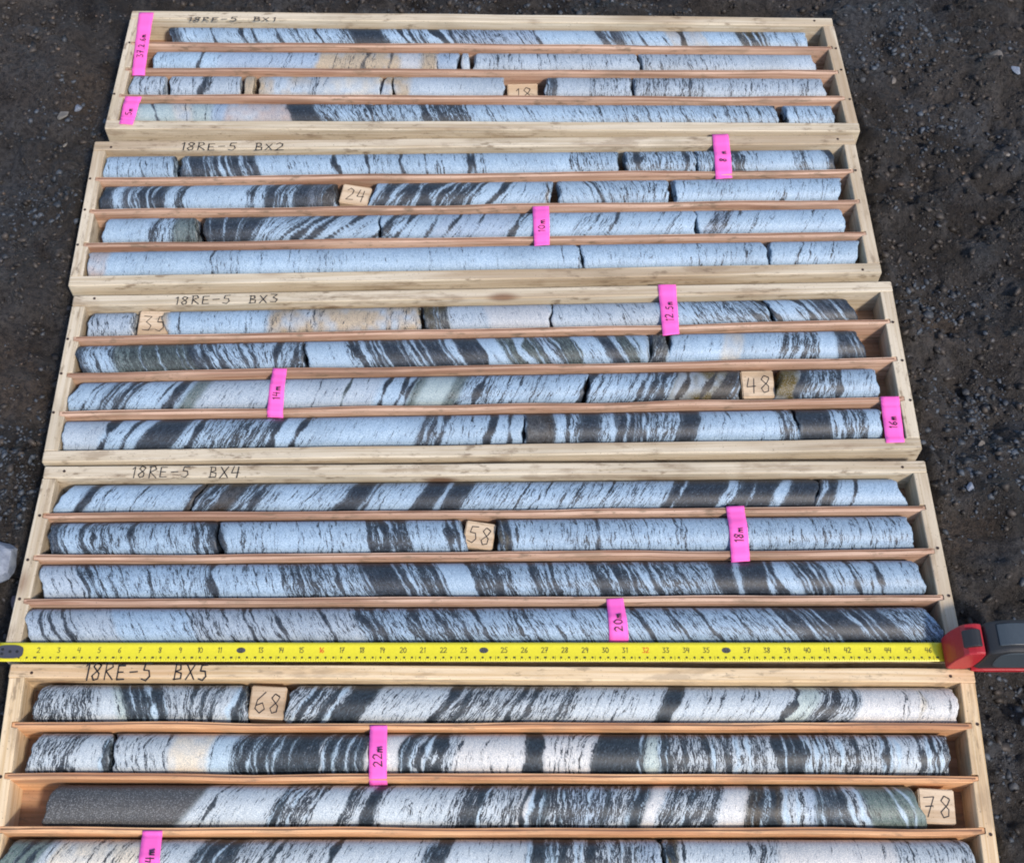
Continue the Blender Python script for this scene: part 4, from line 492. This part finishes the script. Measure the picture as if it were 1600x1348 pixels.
for row in ROWS:
    p0, p1 = np.array(row['p0']), np.array(row['p1']); L = float(np.linalg.norm(p1-p0)); rz = math.atan2(*(p1-p0)[::-1]); r = row['r']
    ym = (p0[1]+p1[1])/2; e = math.atan2(CAM['h']-FLOOR-r, ym-CAM['y']); U, D1, C1 = lookup(row, L)
    ox = np.array([o[0] for o in row['ori']]); oA = np.array([o[1] for o in row['ori']]); oC = np.array([o[2] for o in row['ori']])
    for pi_, (a, c, A0, A1, desc) in enumerate(row['pc']):
        a = max(a, .0015); c = min(c, L-.0015)
        nth = 44; th = np.linspace(0, 2*np.pi, nth, endpoint=False); nY, nZ = np.cos(th), np.sin(th)
        t = nY*math.sin(e)+nZ*math.cos(e); cc = -nY*math.cos(e)+nZ*math.sin(e)
        nu = max(6, int((c-a)/.0016)+1); s = np.linspace(0, 1, nu)
        rc = np.random.default_rng(100+core_n)
        def endn():
            return .0016*np.sin(2*th+rc.uniform(0, 6))+.0012*np.sin(5*th+rc.uniform(0, 6))+.0007*rc.uniform(-1, 1, nth)+.0005*np.sin(9*th+rc.uniform(0, 6))
        kk = min(1, (c-a)/.03)
        e0 = a+A0*(t-.2)+endn()*kk; e1 = c+A1*(t-.2)+endn()*kk
        e0 = np.clip(e0, .001, L-.002); e1 = np.clip(e1, .001, L-.001); e1 = np.maximum(e1, e0+.002)
        X = e0[None]*(1-s[:, None])+e1[None]*s[:, None]
        rad = r*np.ones((nu, nth)); rad[0] *= .965; rad[-1] *= .965
        if nu > 8: rad[1] *= .992; rad[-2] *= .992
        rad *= 1+.004*np.sin(X*60+rc.uniform(0, 6))
        Yc, Zc = rad*nY, rad*nZ
        # fracture faces: two inner rings and a centre
        def cap(Xe, sgn):
            out = []
            for f, am in ((.8, .0006), (.45, .0014), (.0, .0018)):
                n_ = nth if f else 1
                xm = float(Xe.mean())
                sh = (Xe if f else np.array([xm]))
                xx = xm+(sh-xm)*f if f else sh
                out.append(np.stack([xx+rc.uniform(-am, am, n_)-sgn*.0006*(1-f), (r*.965*f*nY) if f else np.zeros(1), (r*.965*f*nZ) if f else np.zeros(1)], 1))
            return out
        body = np.stack([X, Yc, Zc], -1).reshape(-1, 3); c0 = cap(X[0], -1); c1 = cap(X[-1], 1)
        V = np.concatenate([body]+c0+c1); nb = nu*nth
        I = np.arange(nb).reshape(nu, nth); J = np.roll(I, -1, 1)
        Fq = [np.stack([I[:-1], I[1:], J[1:], J[:-1]], -1).reshape(-1, 4)]
        def capf(o, ring, flip):
            r1 = np.arange(o, o+nth); r2 = r1+nth; ct = o+2*nth; q = []
            for A_, B_ in ((ring, r1), (r1, r2)):
                f = np.stack([A_, np.roll(A_, -1), np.roll(B_, -1), B_], 1); q.append(f[:, ::-1] if flip else f)
            tr = np.stack([r2, np.roll(r2, -1), np.full(nth, ct)], 1); return q, (tr[:, ::-1] if flip else tr)
        q0, t0 = capf(nb, I[0], False); q1, t1 = capf(nb+2*nth+1, I[-1], True)
        Q = np.concatenate(Fq+q0+q1); Tt = np.concatenate([t0, t1])
        me = bpy.data.meshes.new('core_piece'); me.vertices.add(len(V))
        org = (a+c)/2
        W = V.copy(); W[:, 0] -= org
        me.vertices.foreach_set('co', W.astype(np.float32).ravel())
        li = np.concatenate([Q.ravel(), Tt.ravel()]).astype(np.int32); me.loops.add(len(li)); me.loops.foreach_set('vertex_index', li)
        tot = np.concatenate([np.full(len(Q), 4), np.full(len(Tt), 3)]).astype(np.int32); st = np.concatenate([[0], np.cumsum(tot)[:-1]]).astype(np.int32)
        me.polygons.add(len(tot)); me.polygons.foreach_set('loop_start', st); me.polygons.foreach_set('loop_total', tot)
        sm = np.ones(len(tot), bool); sm[(nu-1)*nth:] = False; me.polygons.foreach_set('use_smooth', sm)
        me.update(calc_edges=True); me.validate()
        rr_ = np.maximum(np.hypot(V[:, 1], V[:, 2]), 1e-5)
        tv = (V[:, 1]*math.sin(e)+V[:, 2]*math.cos(e))/r; cv = (-V[:, 1]*math.cos(e)+V[:, 2]*math.sin(e))/r
        Aa = 1.35*np.interp(V[:, 0], ox, oA); Ca = np.interp(V[:, 0], ox, oC)
        Fv = V[:, 0]-Aa*(tv-.2)+Ca*(cv-.75)*1.6
        wx = V[:, 0]+row['b']*1.3+row['i']*.31; Fv = Fv+.0024*vnoise(wx, tv*.020+cv*.01, 38, 31)+.0017*vnoise(wx, tv*.028, 90, 32)+.0008*vnoise(wx, tv*.03, 220, 33)
        Dv = np.interp(Fv, U, D1); Cv = np.stack([np.interp(Fv, U, C1[:, i]) for i in range(3)], 1)
        isT = np.clip((Cv[:, 0]-Cv[:, 2])/.10, 0, 1); mm = np.clip(.88+1.1*vnoise(wx, tv*.03, 34, 41)+.5*vnoise(wx, tv*.03, 110, 42), 0, 1.25)
        Cv = Cv*(1-isT*(1-mm))[:, None]+np.array(KEY['v'])*(isT*(1-mm))[:, None]
        Cv *= (1+.10*vnoise(wx, tv*.03, 20, 43))[:, None]; Dv = np.where(Dv > .6, np.interp(Dv, [.6, .84, .96], [.6, .72, .88]), Dv)+.035*vnoise(wx, tv*.02, 30, 44)
        band_apply(Fv, tv, Dv, Cv, row, row['b']*10+row['i'])
        if row['b'] == 4: Cv = Cv*np.where(Cv[:, 1:2] > .3, np.array([1.36, 1.27, 1.15]), np.array([1.2, 1.2, 1.05]))  # nearest box's brighter light painted into its core colours
        for nme, arr in (('fol', Fv), ('dens', Dv), ('seed', np.full(len(V), (row['b']*4+row['i'])*3.17))):
            me.attributes.new(nme, 'FLOAT', 'POINT').data.foreach_set('value', arr.astype(np.float32))
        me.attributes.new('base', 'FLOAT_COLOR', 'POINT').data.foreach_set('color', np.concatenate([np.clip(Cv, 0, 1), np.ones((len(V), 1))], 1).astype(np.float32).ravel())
        me.materials.append(M_CORE)
        o = bpy.data.objects.new('core_piece', me); COL.objects.link(o)
        P = p0+(p1-p0)/L*org
        place(o, frame(P[0], P[1], FLOOR+r+.0003, rz))
        tag(o, None, 'drill core', 'pieces of drill core lying in the box channels')
        o['label'] = desc+", %s channel of BX%d" % (ORD[row['i']], row['b']+1)
        core_n += 1

# ------------------------------------------------------------------ surface height (for things that lie across the boxes)
def inquad(q, x, y):
    s = 0
    for k in range(4):
        a, b = q[k], q[(k+1) % 4]
        if (b[0]-a[0])*(y-a[1])-(b[1]-a[1])*(x-a[0]) > 0: return False
    return True
def support(x, y):
    h = 0
    for b, B in enumerate(BOXES):
        if not inquad(B['q'], x, y): continue
        q = [Vector(v) for v in B['q']]; f = (x-q[0].x)/(q[1].x-q[0].x)
        top = q[0].lerp(q[1], f); bot = q[3].lerp(q[2], f); v = top.y-y; D = top.y-bot.y
        if v < BT or v > D-BT or x-q[0].x < .02 or q[1].x-x < .02: h = T+.0006
        else:
            for k in range(3):
                vk = B['d'][0][k]*(1-f)+B['d'][1][k]*f
                if abs(v-vk) < .0042: h = max(h, T-.0012)
            for row in ROWS:
                if row['b'] == b:
                    u = (Vector((x, y))-Vector(row['p0'])).dot((Vector(row['p1'])-Vector(row['p0'])).normalized())
                    if any(pc[0]-.002 < u < pc[1]+.002 for pc in row['pc']): h = max(h, height_core(row, x, y)+.0008)
    return h
# ------------------------------------------------------------------ wooden marker blocks
for (b, i, a, c, txt, tilt, sink, lab) in BLOCKS:
    row = [r for r in ROWS if r['b'] == b and r['i'] == i][0]; p0, p1 = Vector(row['p0']), Vector(row['p1']); d = (p1-p0).normalized(); n = Vector((-d.y, d.x))
    W = min(.043, row['r']*2-.004); Lb = c-a; Hb = .040 if sink >= 0 else .026; 
    if sink == 1: Hb = .041
    ctr = p0+d*(a+c)/2; root = empty('marker_block', ctr.x, ctr.y, FLOOR+.0004, math.atan2(d.y, d.x)+math.radians(tilt))
    tag(root, lab, 'marker block', 'wooden marker blocks between core runs')
    k = abs(math.sin(math.radians(tilt))); W -= Lb*k*.9
    bm = bmesh.new(); bmesh.ops.create_cube(bm, size=1)
    for v in bm.verts: v.co = Vector((v.co.x*Lb, v.co.y*W, (v.co.z+.5)*Hb+(v.co.y*.10*Hb if v.co.z > 0 else 0)))
    bmesh.ops.bevel(bm, geom=bm.edges[:], offset=.0014, segments=2, affect='EDGES')
    me = bpy.data.meshes.new('block_body'); bm.to_mesh(me); bm.free(); me.materials.append(M_BLOCK)
    o = bpy.data.objects.new('block_body', me); COL.objects.link(o); place(o, WM[root].copy(), root)
    h = min(W*.62, .026); V, F, wd = strokes(txt, (0, 0), (1, 0), (0, 1), h, .0013 if h > .015 else .0010, 0)
    V = [(x-wd/2+h*.1, y-h/2-.001, Hb+(y-h/2-.001)/W*.10*Hb+.0004) for x, y, z in V]
    mesh('number', V, F, M_INK, root, WM[root].copy())
# ------------------------------------------------------------------ pink flagging tags
for (q, txt, lab) in TAGS:
    A, B, C_, D_ = [Vector(v) for v in q]; n = 28; m = 5; L = ((D_-A).length+(C_-B).length)/2
    cen0, cen1 = (A+B)/2, (D_+C_)/2
    s = np.linspace(0, 1, n); hs = []
    for f in s:
        P = cen0.lerp(cen1, float(f)); hs.append(max(support(P.x+dx, P.y) for dx in (-.011, 0, .011)))
    hs = np.array(hs); hs[hs == 0] = T-.004
    # taut strip: upper convex hull of what it lies on, relaxed a little into the hollows
    hull = hs.copy()
    for i_ in range(n):
        for j in range(i_+2, n):
            k = np.arange(i_+1, j); line = hs[i_]+(hs[j]-hs[i_])*(k-i_)/(j-i_); hull[k] = np.maximum(hull[k], line)
    z = .8*hull+.2*np.maximum(hs, hull-.006); z = np.maximum(z, hs)
    root = empty('flagging_tag', (cen0.x+cen1.x)/2, (cen0.y+cen1.y)/2, float(z.mean())); tag(root, lab, 'tag', 'pink depth tags laid across the core')
    wv = smoothnoise(n, 2.2)*.0016; V = []; F = []
    tw = [random.uniform(-.0012, .0012) for _ in range(2)]
    for i_, f in enumerate(s):
        for j in range(m):
            g2 = j/(m-1); P = A.lerp(D_, float(f)).lerp(B.lerp(C_, float(f)), g2); zz = z[i_]+.0006+abs(wv[i_])+.0003*math.sin(g2*math.pi)+max(0, tw[0]*(g2-.5)*(1-f)*2)
            V.append((P.x-root.location.x, P.y-root.location.y, zz-root.location.z))
    for i_ in range(n-1):
        for j in range(m-1): a_ = i_*m+j; F.append((a_, a_+m, a_+m+1, a_+1))
    o = mesh('strip', V, F, M_TAG, root, WM[root].copy(), smooth=True)
    md = o.modifiers.new('thick', 'SOLIDIFY'); md.thickness = .0003
    zf = lambda x, y: float(np.interp(((Vector((x, y))-cen0).dot((cen1-cen0).normalized()))/L, s, z))-root.location.z+.0006+.0024
    up = (cen0-cen1).normalized(); hh = .011 if len(txt) > 2 else .010
    _, _, wd = strokes(txt, (0, 0), (1, 0), (0, 1), hh, .001, 0)
    frac = .56
    oo = cen1.lerp(cen0, 1-frac)-up*wd/2; perp = Vector((-up.y, up.x)); oo = oo-perp*hh/2
    V, F, _ = strokes(txt, oo, up, perp, hh, .0013, 0, zf=zf)
    V = [(x-root.location.x, y-root.location.y, z_) for x, y, z_ in V]
    mesh('lettering', V, F, M_INK, root, WM[root].copy())
# ------------------------------------------------------------------ measuring tape
(x0, y0), (x1, y1), (xa, ya), (xb, yb) = TAPE
rz = math.atan2(y1-y0, x1-x0); root = empty('tape_measure', x0, y0, T+.0012, rz)
tag(root, 'red and black tape measure with its yellow blade pulled out between two boxes', 'tape measure')
MT = WM[root]; L = math.hypot(x1-x0, y1-y0); WB = .0252
nn = 120; V = []; F = []; K = 7; sg = smoothnoise(nn, 12)*.0004
def camber(g2): return .0011*(1-(2*g2-1)**2)
for i in range(nn):
    for j in range(K):
        g2 = j/(K-1); V.append((L*i/(nn-1), (g2-.5)*WB, camber(g2)*-1+.0012+abs(sg[i])))
F = [(i*K+j, (i+1)*K+j, (i+1)*K+j+1, i*K+j+1) for i in range(nn-1) for j in range(K-1)]
bl = mesh('blade', V, F, M_YEL, root, MT, smooth=True); md = bl.modifiers.new('thick', 'SOLIDIFY'); md.thickness = .0003
def zb(x, y): return .0012-camber(min(1, max(0, y/WB+.5)))+float(np.interp(x, np.linspace(0, L, nn), np.abs(sg)))+.00045
rd = random.Random(3)
inch = .0254; off = (xa-x0)-2*inch
VB, FB, VR, FR, VO, FO = [], [], [], [], [], []
for k in range(2, 47):
    xc = off+k*inch*((xb-xa)/(44*inch)); t = str(k); h = .0070; wd = len(t)*.0044
    tgt = (VR, FR) if k % 16 == 0 else (VB, FB)
    if k % 12 == 0:
        o = len(VO); m = 14
        for q in range(m): a = 2*math.pi*q/m; px, py = xc+.0058*math.cos(a), .0024+.0038*math.sin(a); VO.append((px, py, zb(px, py)-.0001))
        FO.append(tuple(range(o, o+m)))
        strokes(t, (xc-.0040, -.0008), (1, 0), (0, 1), .0062, .0009, .0003, V=VR if False else VB, F=FB, zf=zb, jit=0, gap=.12)
        continue
    strokes(t, (xc-wd/2+.0003, -.0008), (1, 0), (0, 1), h, .00085, 0, V=tgt[0], F=tgt[1], zf=zb, jit=0, gap=.10)
def tick(V, F, x, ya_, yb_, w2):
    o = len(V)
    for y in (ya_, yb_): V += [(x-w2, y, zb(x, y)), (x+w2, y, zb(x, y))]
    F.append((o, o+1, o+3, o+2))
VT, FT = [], []
k = 0
while off+k*inch/8 < L-.01:
    x = off+k*inch/8
    if x > .03: tick(VT, FT, x, -WB*.47, -WB*(.36 if k % 8 else .22)+(-.0012 if k % 2 else 0), .00022)
    k += 1
VM, FM = [], []
for k in range(3, int(L*100)):
    x = k*.01; tick(VM, FM, x, -WB*.24, -WB*.34, .0012 if k % 5 else .0017)
mesh('inch_numbers', VB, FB, M_PRN, bl, MT); mesh('red_numbers', VR, FR, M_PRR, bl, MT)
mesh('foot_marks', VO, FO, M_STEEL, bl, MT); mesh('tick_marks', VT+VM, FT+[tuple(i+len(VT) for i in f) for f in FM], M_PRN, bl, MT)
# hook: riveted plate with a down-turned lip
V, F = [], []; m = 20
for z in (.0016, .0026):
    for q in range(m):
        a = 2*math.pi*q/m; V.append((.017+.0175*max(-1, min(1, 1.15*math.cos(a))), .0088*max(-1, min(1, 1.1*math.sin(a))), z))
F = [tuple(range(m, 2*m))]+[(i, (i+1) % m, m+(i+1) % m, m+i) for i in range(m)]
boxmesh(V, F, -.0012, .0004, -.0165, .0165, -.012, .0030, .0004)
hk = mesh('hook', V, F, M_STEEL, root, MT)
for (rx, ry) in ((.008, -.003), (.008, .003), (.018, 0), (.027, 0)):
    V = [(rx+.0020*math.cos(a), ry+.0020*math.sin(a), z) for z in (.0025, .0032) for a in np.linspace(0, 2*math.pi, 9)[:-1]]
    mesh('rivet', V, [tuple(range(8, 16))]+[(i, (i+1) % 8, 8+(i+1) % 8, 8+i) for i in range(8)], M_BLK, hk, MT)
# case: upright shell, red nose, black rubber, grey label
def extr(prof, ya_, yb_, bev=.003, it=2):
    for _ in range(it):
        prof = [tuple(P_[k]*w_+Q_[k]*(1-w_) for k in (0, 1)) for P_, Q_ in zip(prof, prof[1:]+prof[:1]) for w_ in (.8, .2)]
    V, F = [], []; m = len(prof); cx = sum(p[0] for p in prof)/m; cz = sum(p[1] for p in prof)/m
    rings = [(ya_, .93), (ya_+bev*.4, .98), (ya_+bev, 1), (yb_-bev, 1), (yb_-bev*.4, .98), (yb_, .93)]
    for y, s_ in rings:
        for (x, z) in prof: V.append((cx+(x-cx)*s_, y, cz+(z-cz)*s_))
    for k in range(5):
        for j in range(m): a, b = k*m+j, k*m+(j+1) % m; F.append((a, b, b+m, a+m))
    F.append(tuple(range(m-1, -1, -1))); F.append(tuple(range(5*m, 6*m))); return V, F
X = L-.002
mc = MT @ Matrix.Translation((X, -.0035, -.0008))
nose = [(0, 0), (.030, 0), (.036, .030), (.036, .055), (.026, .057), (.012, .052), (.003, .030), (0, .012)]
nv, nf = extr(nose, -.019, .0215, .0025, 1); mesh('red_nose', nv, nf, M_RED, root, mc)
bodyp = [(.0305, .001), (.110, .001), (.116, .010), (.118, .040), (.108, .060), (.090, .068), (.062, .068), (.044, .062), (.0365, .056), (.0365, .030)]
nv, nf = extr(bodyp, -.020, .022, .004); cb = mesh('case_body', nv, nf, M_BLK, root, mc)
lab_ = [(.052, .012), (.100, .012), (.106, .030), (.098, .052), (.080, .0625), (.060, .0605), (.050, .050)]
nv, nf = extr(lab_, -.0212, -.0200+.002, .0006); mesh('side_label', nv, nf, M_GRY, cb, mc)
tp = [(.050, .0645), (.062, .0686), (.090, .0686), (.106, .0615), (.106, .0635), (.090, .0702), (.062, .0702), (.050, .0662)]
nv, nf = extr(tp, -.012, .016, .0008); mesh('top_panel', nv, nf, M_GRY, cb, mc)
trim = [(.030, -.0004), (.112, -.0004), (.114, .007), (.032, .007)]
nv, nf = extr(trim, -.0222, .0235, .001); mesh('red_trim', nv, nf, M_RED, cb, mc)
bt = [(.010, .0505), (.028, .0572), (.031, .0572), (.031, .0590), (.026, .0618), (.018, .0600), (.009, .0540)]
nv, nf = extr(bt, -.010, .012, .0015); mesh('lock_button', nv, nf, M_BLK, root, mc)

# ------------------------------------------------------------------ stones
def stone(name, x, y, sx, sy, sz, mat, lab, seed, sink=.3, rz=0, grp=None):
    bm = bmesh.new(); bmesh.ops.create_icosphere(bm, subdivisions=3, radius=1); rs = np.random.default_rng(seed)
    pl = [(Vector(rs.normal(size=3)).normalized(), rs.uniform(.48, .85)) for _ in range(12)]
    for v in bm.verts:
        for n, d in pl:
            k = v.co.dot(n)
            if k > d: v.co -= n*(k-d)*.92
        v.co = Vector((v.co.x*sx, v.co.y*sy, v.co.z*sz))
    me = bpy.data.meshes.new(name); bm.to_mesh(me); bm.free(); me.materials.append(mat)
    o = bpy.data.objects.new(name, me); COL.objects.link(o)
    z = float(ghf(np.array([[x]]), np.array([[y]]))[0, 0]); place(o, frame(x, y, z+sz*(1-2*sink)*.9, rz)); tag(o, lab, 'stone', grp); return o
GS = 'loose stones on the dark soil'
stone('stone', ROCKS[0][0]-.008, ROCKS[0][1]+.012, .027, .042, .020, M_STB, 'pale bluish angular stone at the left edge beside box BX4', 3, .2, -.5, GS)
stone('stone', ROCKS[1][0]+.0, ROCKS[1][1]+.0, .017, .026, .011, M_STP, 'dark mauve stone right against box BX4, in front of the bluish stone', 9, .25, .3, GS)
for (x, y, sx, sy, m_, lab) in STONES:
    stone('stone', x, y, sx, sy, min(sx, sy)*.6, {'w': M_STW, 'g': M_STG, 'b': M_STB}[m_], lab, int(abs(x*1000))+5, .3, x*7, GS)

# pebbles and crumbs of soil: nobody could count them
ico = bmesh.new(); bmesh.ops.create_icosphere(ico, subdivisions=1, radius=1); IV = np.array([v.co[:] for v in ico.verts]); IF = np.array([[v.index for v in f.verts] for f in ico.faces]); ico.free()
def cluster(n, cx, cy, cr, seed):
    pebbles(n, .0012, .0062, (cx-cr, cx+cr), (cy-cr, cy+cr), .0, seed, 'wet_gravel', 'patch of wet bluish grey gravel pressed into the soil', (cx, cy, cr))
def pebbles(n, smin, smax, xr, yr, pale, seed, name, lab, cl=None, soil=False):
    rs = np.random.default_rng(seed); px = rs.uniform(*xr, n*2); py = rs.uniform(*yr, n*2)
    if cl: px = rs.normal(cl[0], cl[2]*1.0, n*2); py = rs.normal(cl[1], cl[2]*.75, n*2)
    dens = vnoise(px, py, 4, 21)*.5+.5; keep = (boxmask(px, py, .012) < .25) & (rs.uniform(0, 1, n*2) < .25+.9*dens); px = px[keep][:n]; py = py[keep][:n]; n = len(px)
    sz = smin*(smax/smin)**(rs.uniform(0, 1, n)**2.8); pz = ghf(px, py)
    R3 = rs.uniform(.5, 1.45, (n, 1, 3)); jit = rs.uniform(.5, 1.3, (n, len(IV), 1)); V = IV[None]*jit*R3*sz[:, None, None]
    a = rs.uniform(0, 6.28, n); ca, sa = np.cos(a)[:, None], np.sin(a)[:, None]; V = np.stack([V[..., 0]*ca-V[..., 1]*sa, V[..., 0]*sa+V[..., 1]*ca, V[..., 2]*.75], -1)
    V += np.stack([px, py, pz+sz*(.05 if (cl or soil) else .2)], -1)[:, None]; F = (IF[None]+(np.arange(n)*len(IV))[:, None, None]).reshape(-1, 3)
    me = bpy.data.meshes.new(name); me.vertices.add(V.size//3); me.vertices.foreach_set('co', V.astype(np.float32).ravel())
    me.loops.add(F.size); me.loops.foreach_set('vertex_index', F.astype(np.int32).ravel()); me.polygons.add(len(F)); me.polygons.foreach_set('loop_start', np.arange(0, F.size, 3, dtype=np.int32)); me.polygons.foreach_set('loop_total', np.full(len(F), 3, np.int32))
    me.update(calc_edges=True); g = rs.uniform(0, 1, n); base = np.stack([.035+.045*g, .033+.044*g, .034+.046*g], 1)
    pm = rs.uniform(0, 1, n) < pale; base[pm] = np.array([.13, .14, .155])*rs.uniform(.5, 1.5, (pm.sum(), 1)); bl_ = rs.uniform(0, 1, n) < .12; base[bl_] *= np.array([.9, 1.02, 1.15]); br = rs.uniform(0, 1, n) < .2; base[br] *= np.array([1.35, 1.0, .72])
    if soil: base = np.array([.028, .023, .0195])*rs.uniform(.4, 1.9, (n, 1)); bb_ = rs.uniform(0, 1, n) < .08; base[bb_] = np.array([.045, .050, .058])*rs.uniform(.6, 1.3, (bb_.sum(), 1))
    if cl: base = np.array([.040, .048, .060])*rs.uniform(.4, 1.7, (n, 1))
    col = np.repeat(np.concatenate([base, np.ones((n, 1))], 1), len(IV), 0); me.attributes.new('base', 'FLOAT_COLOR', 'POINT').data.foreach_set('color', col.astype(np.float32).ravel()); me.materials.append(M_PEB)
    o = bpy.data.objects.new(name, me); COL.objects.link(o); tag(o, lab, kind='stuff')
pebbles(3000, .0012, .0050, (-1.15, 1.15), (-.9, 1.3), .012, 5, 'gravel', 'small gravel and crumbs scattered over the dark soil')
for ci, (cx, cy, cr) in enumerate(CLUSTERS):
    cluster(300, cx, cy, cr, 40+ci)
pebbles(24000, .0012, .0078, (-1.0, 1.0), (-.85, 1.05), .0, 8, 'soil_crumbs', 'dark crumbs and clods of wet soil', None, True)
pebbles(4000, .0009, .0026, (-1.15, 1.15), (-.9, 1.3), .012, 6, 'grit', 'fine pale and dark grit strewn over the dark soil')
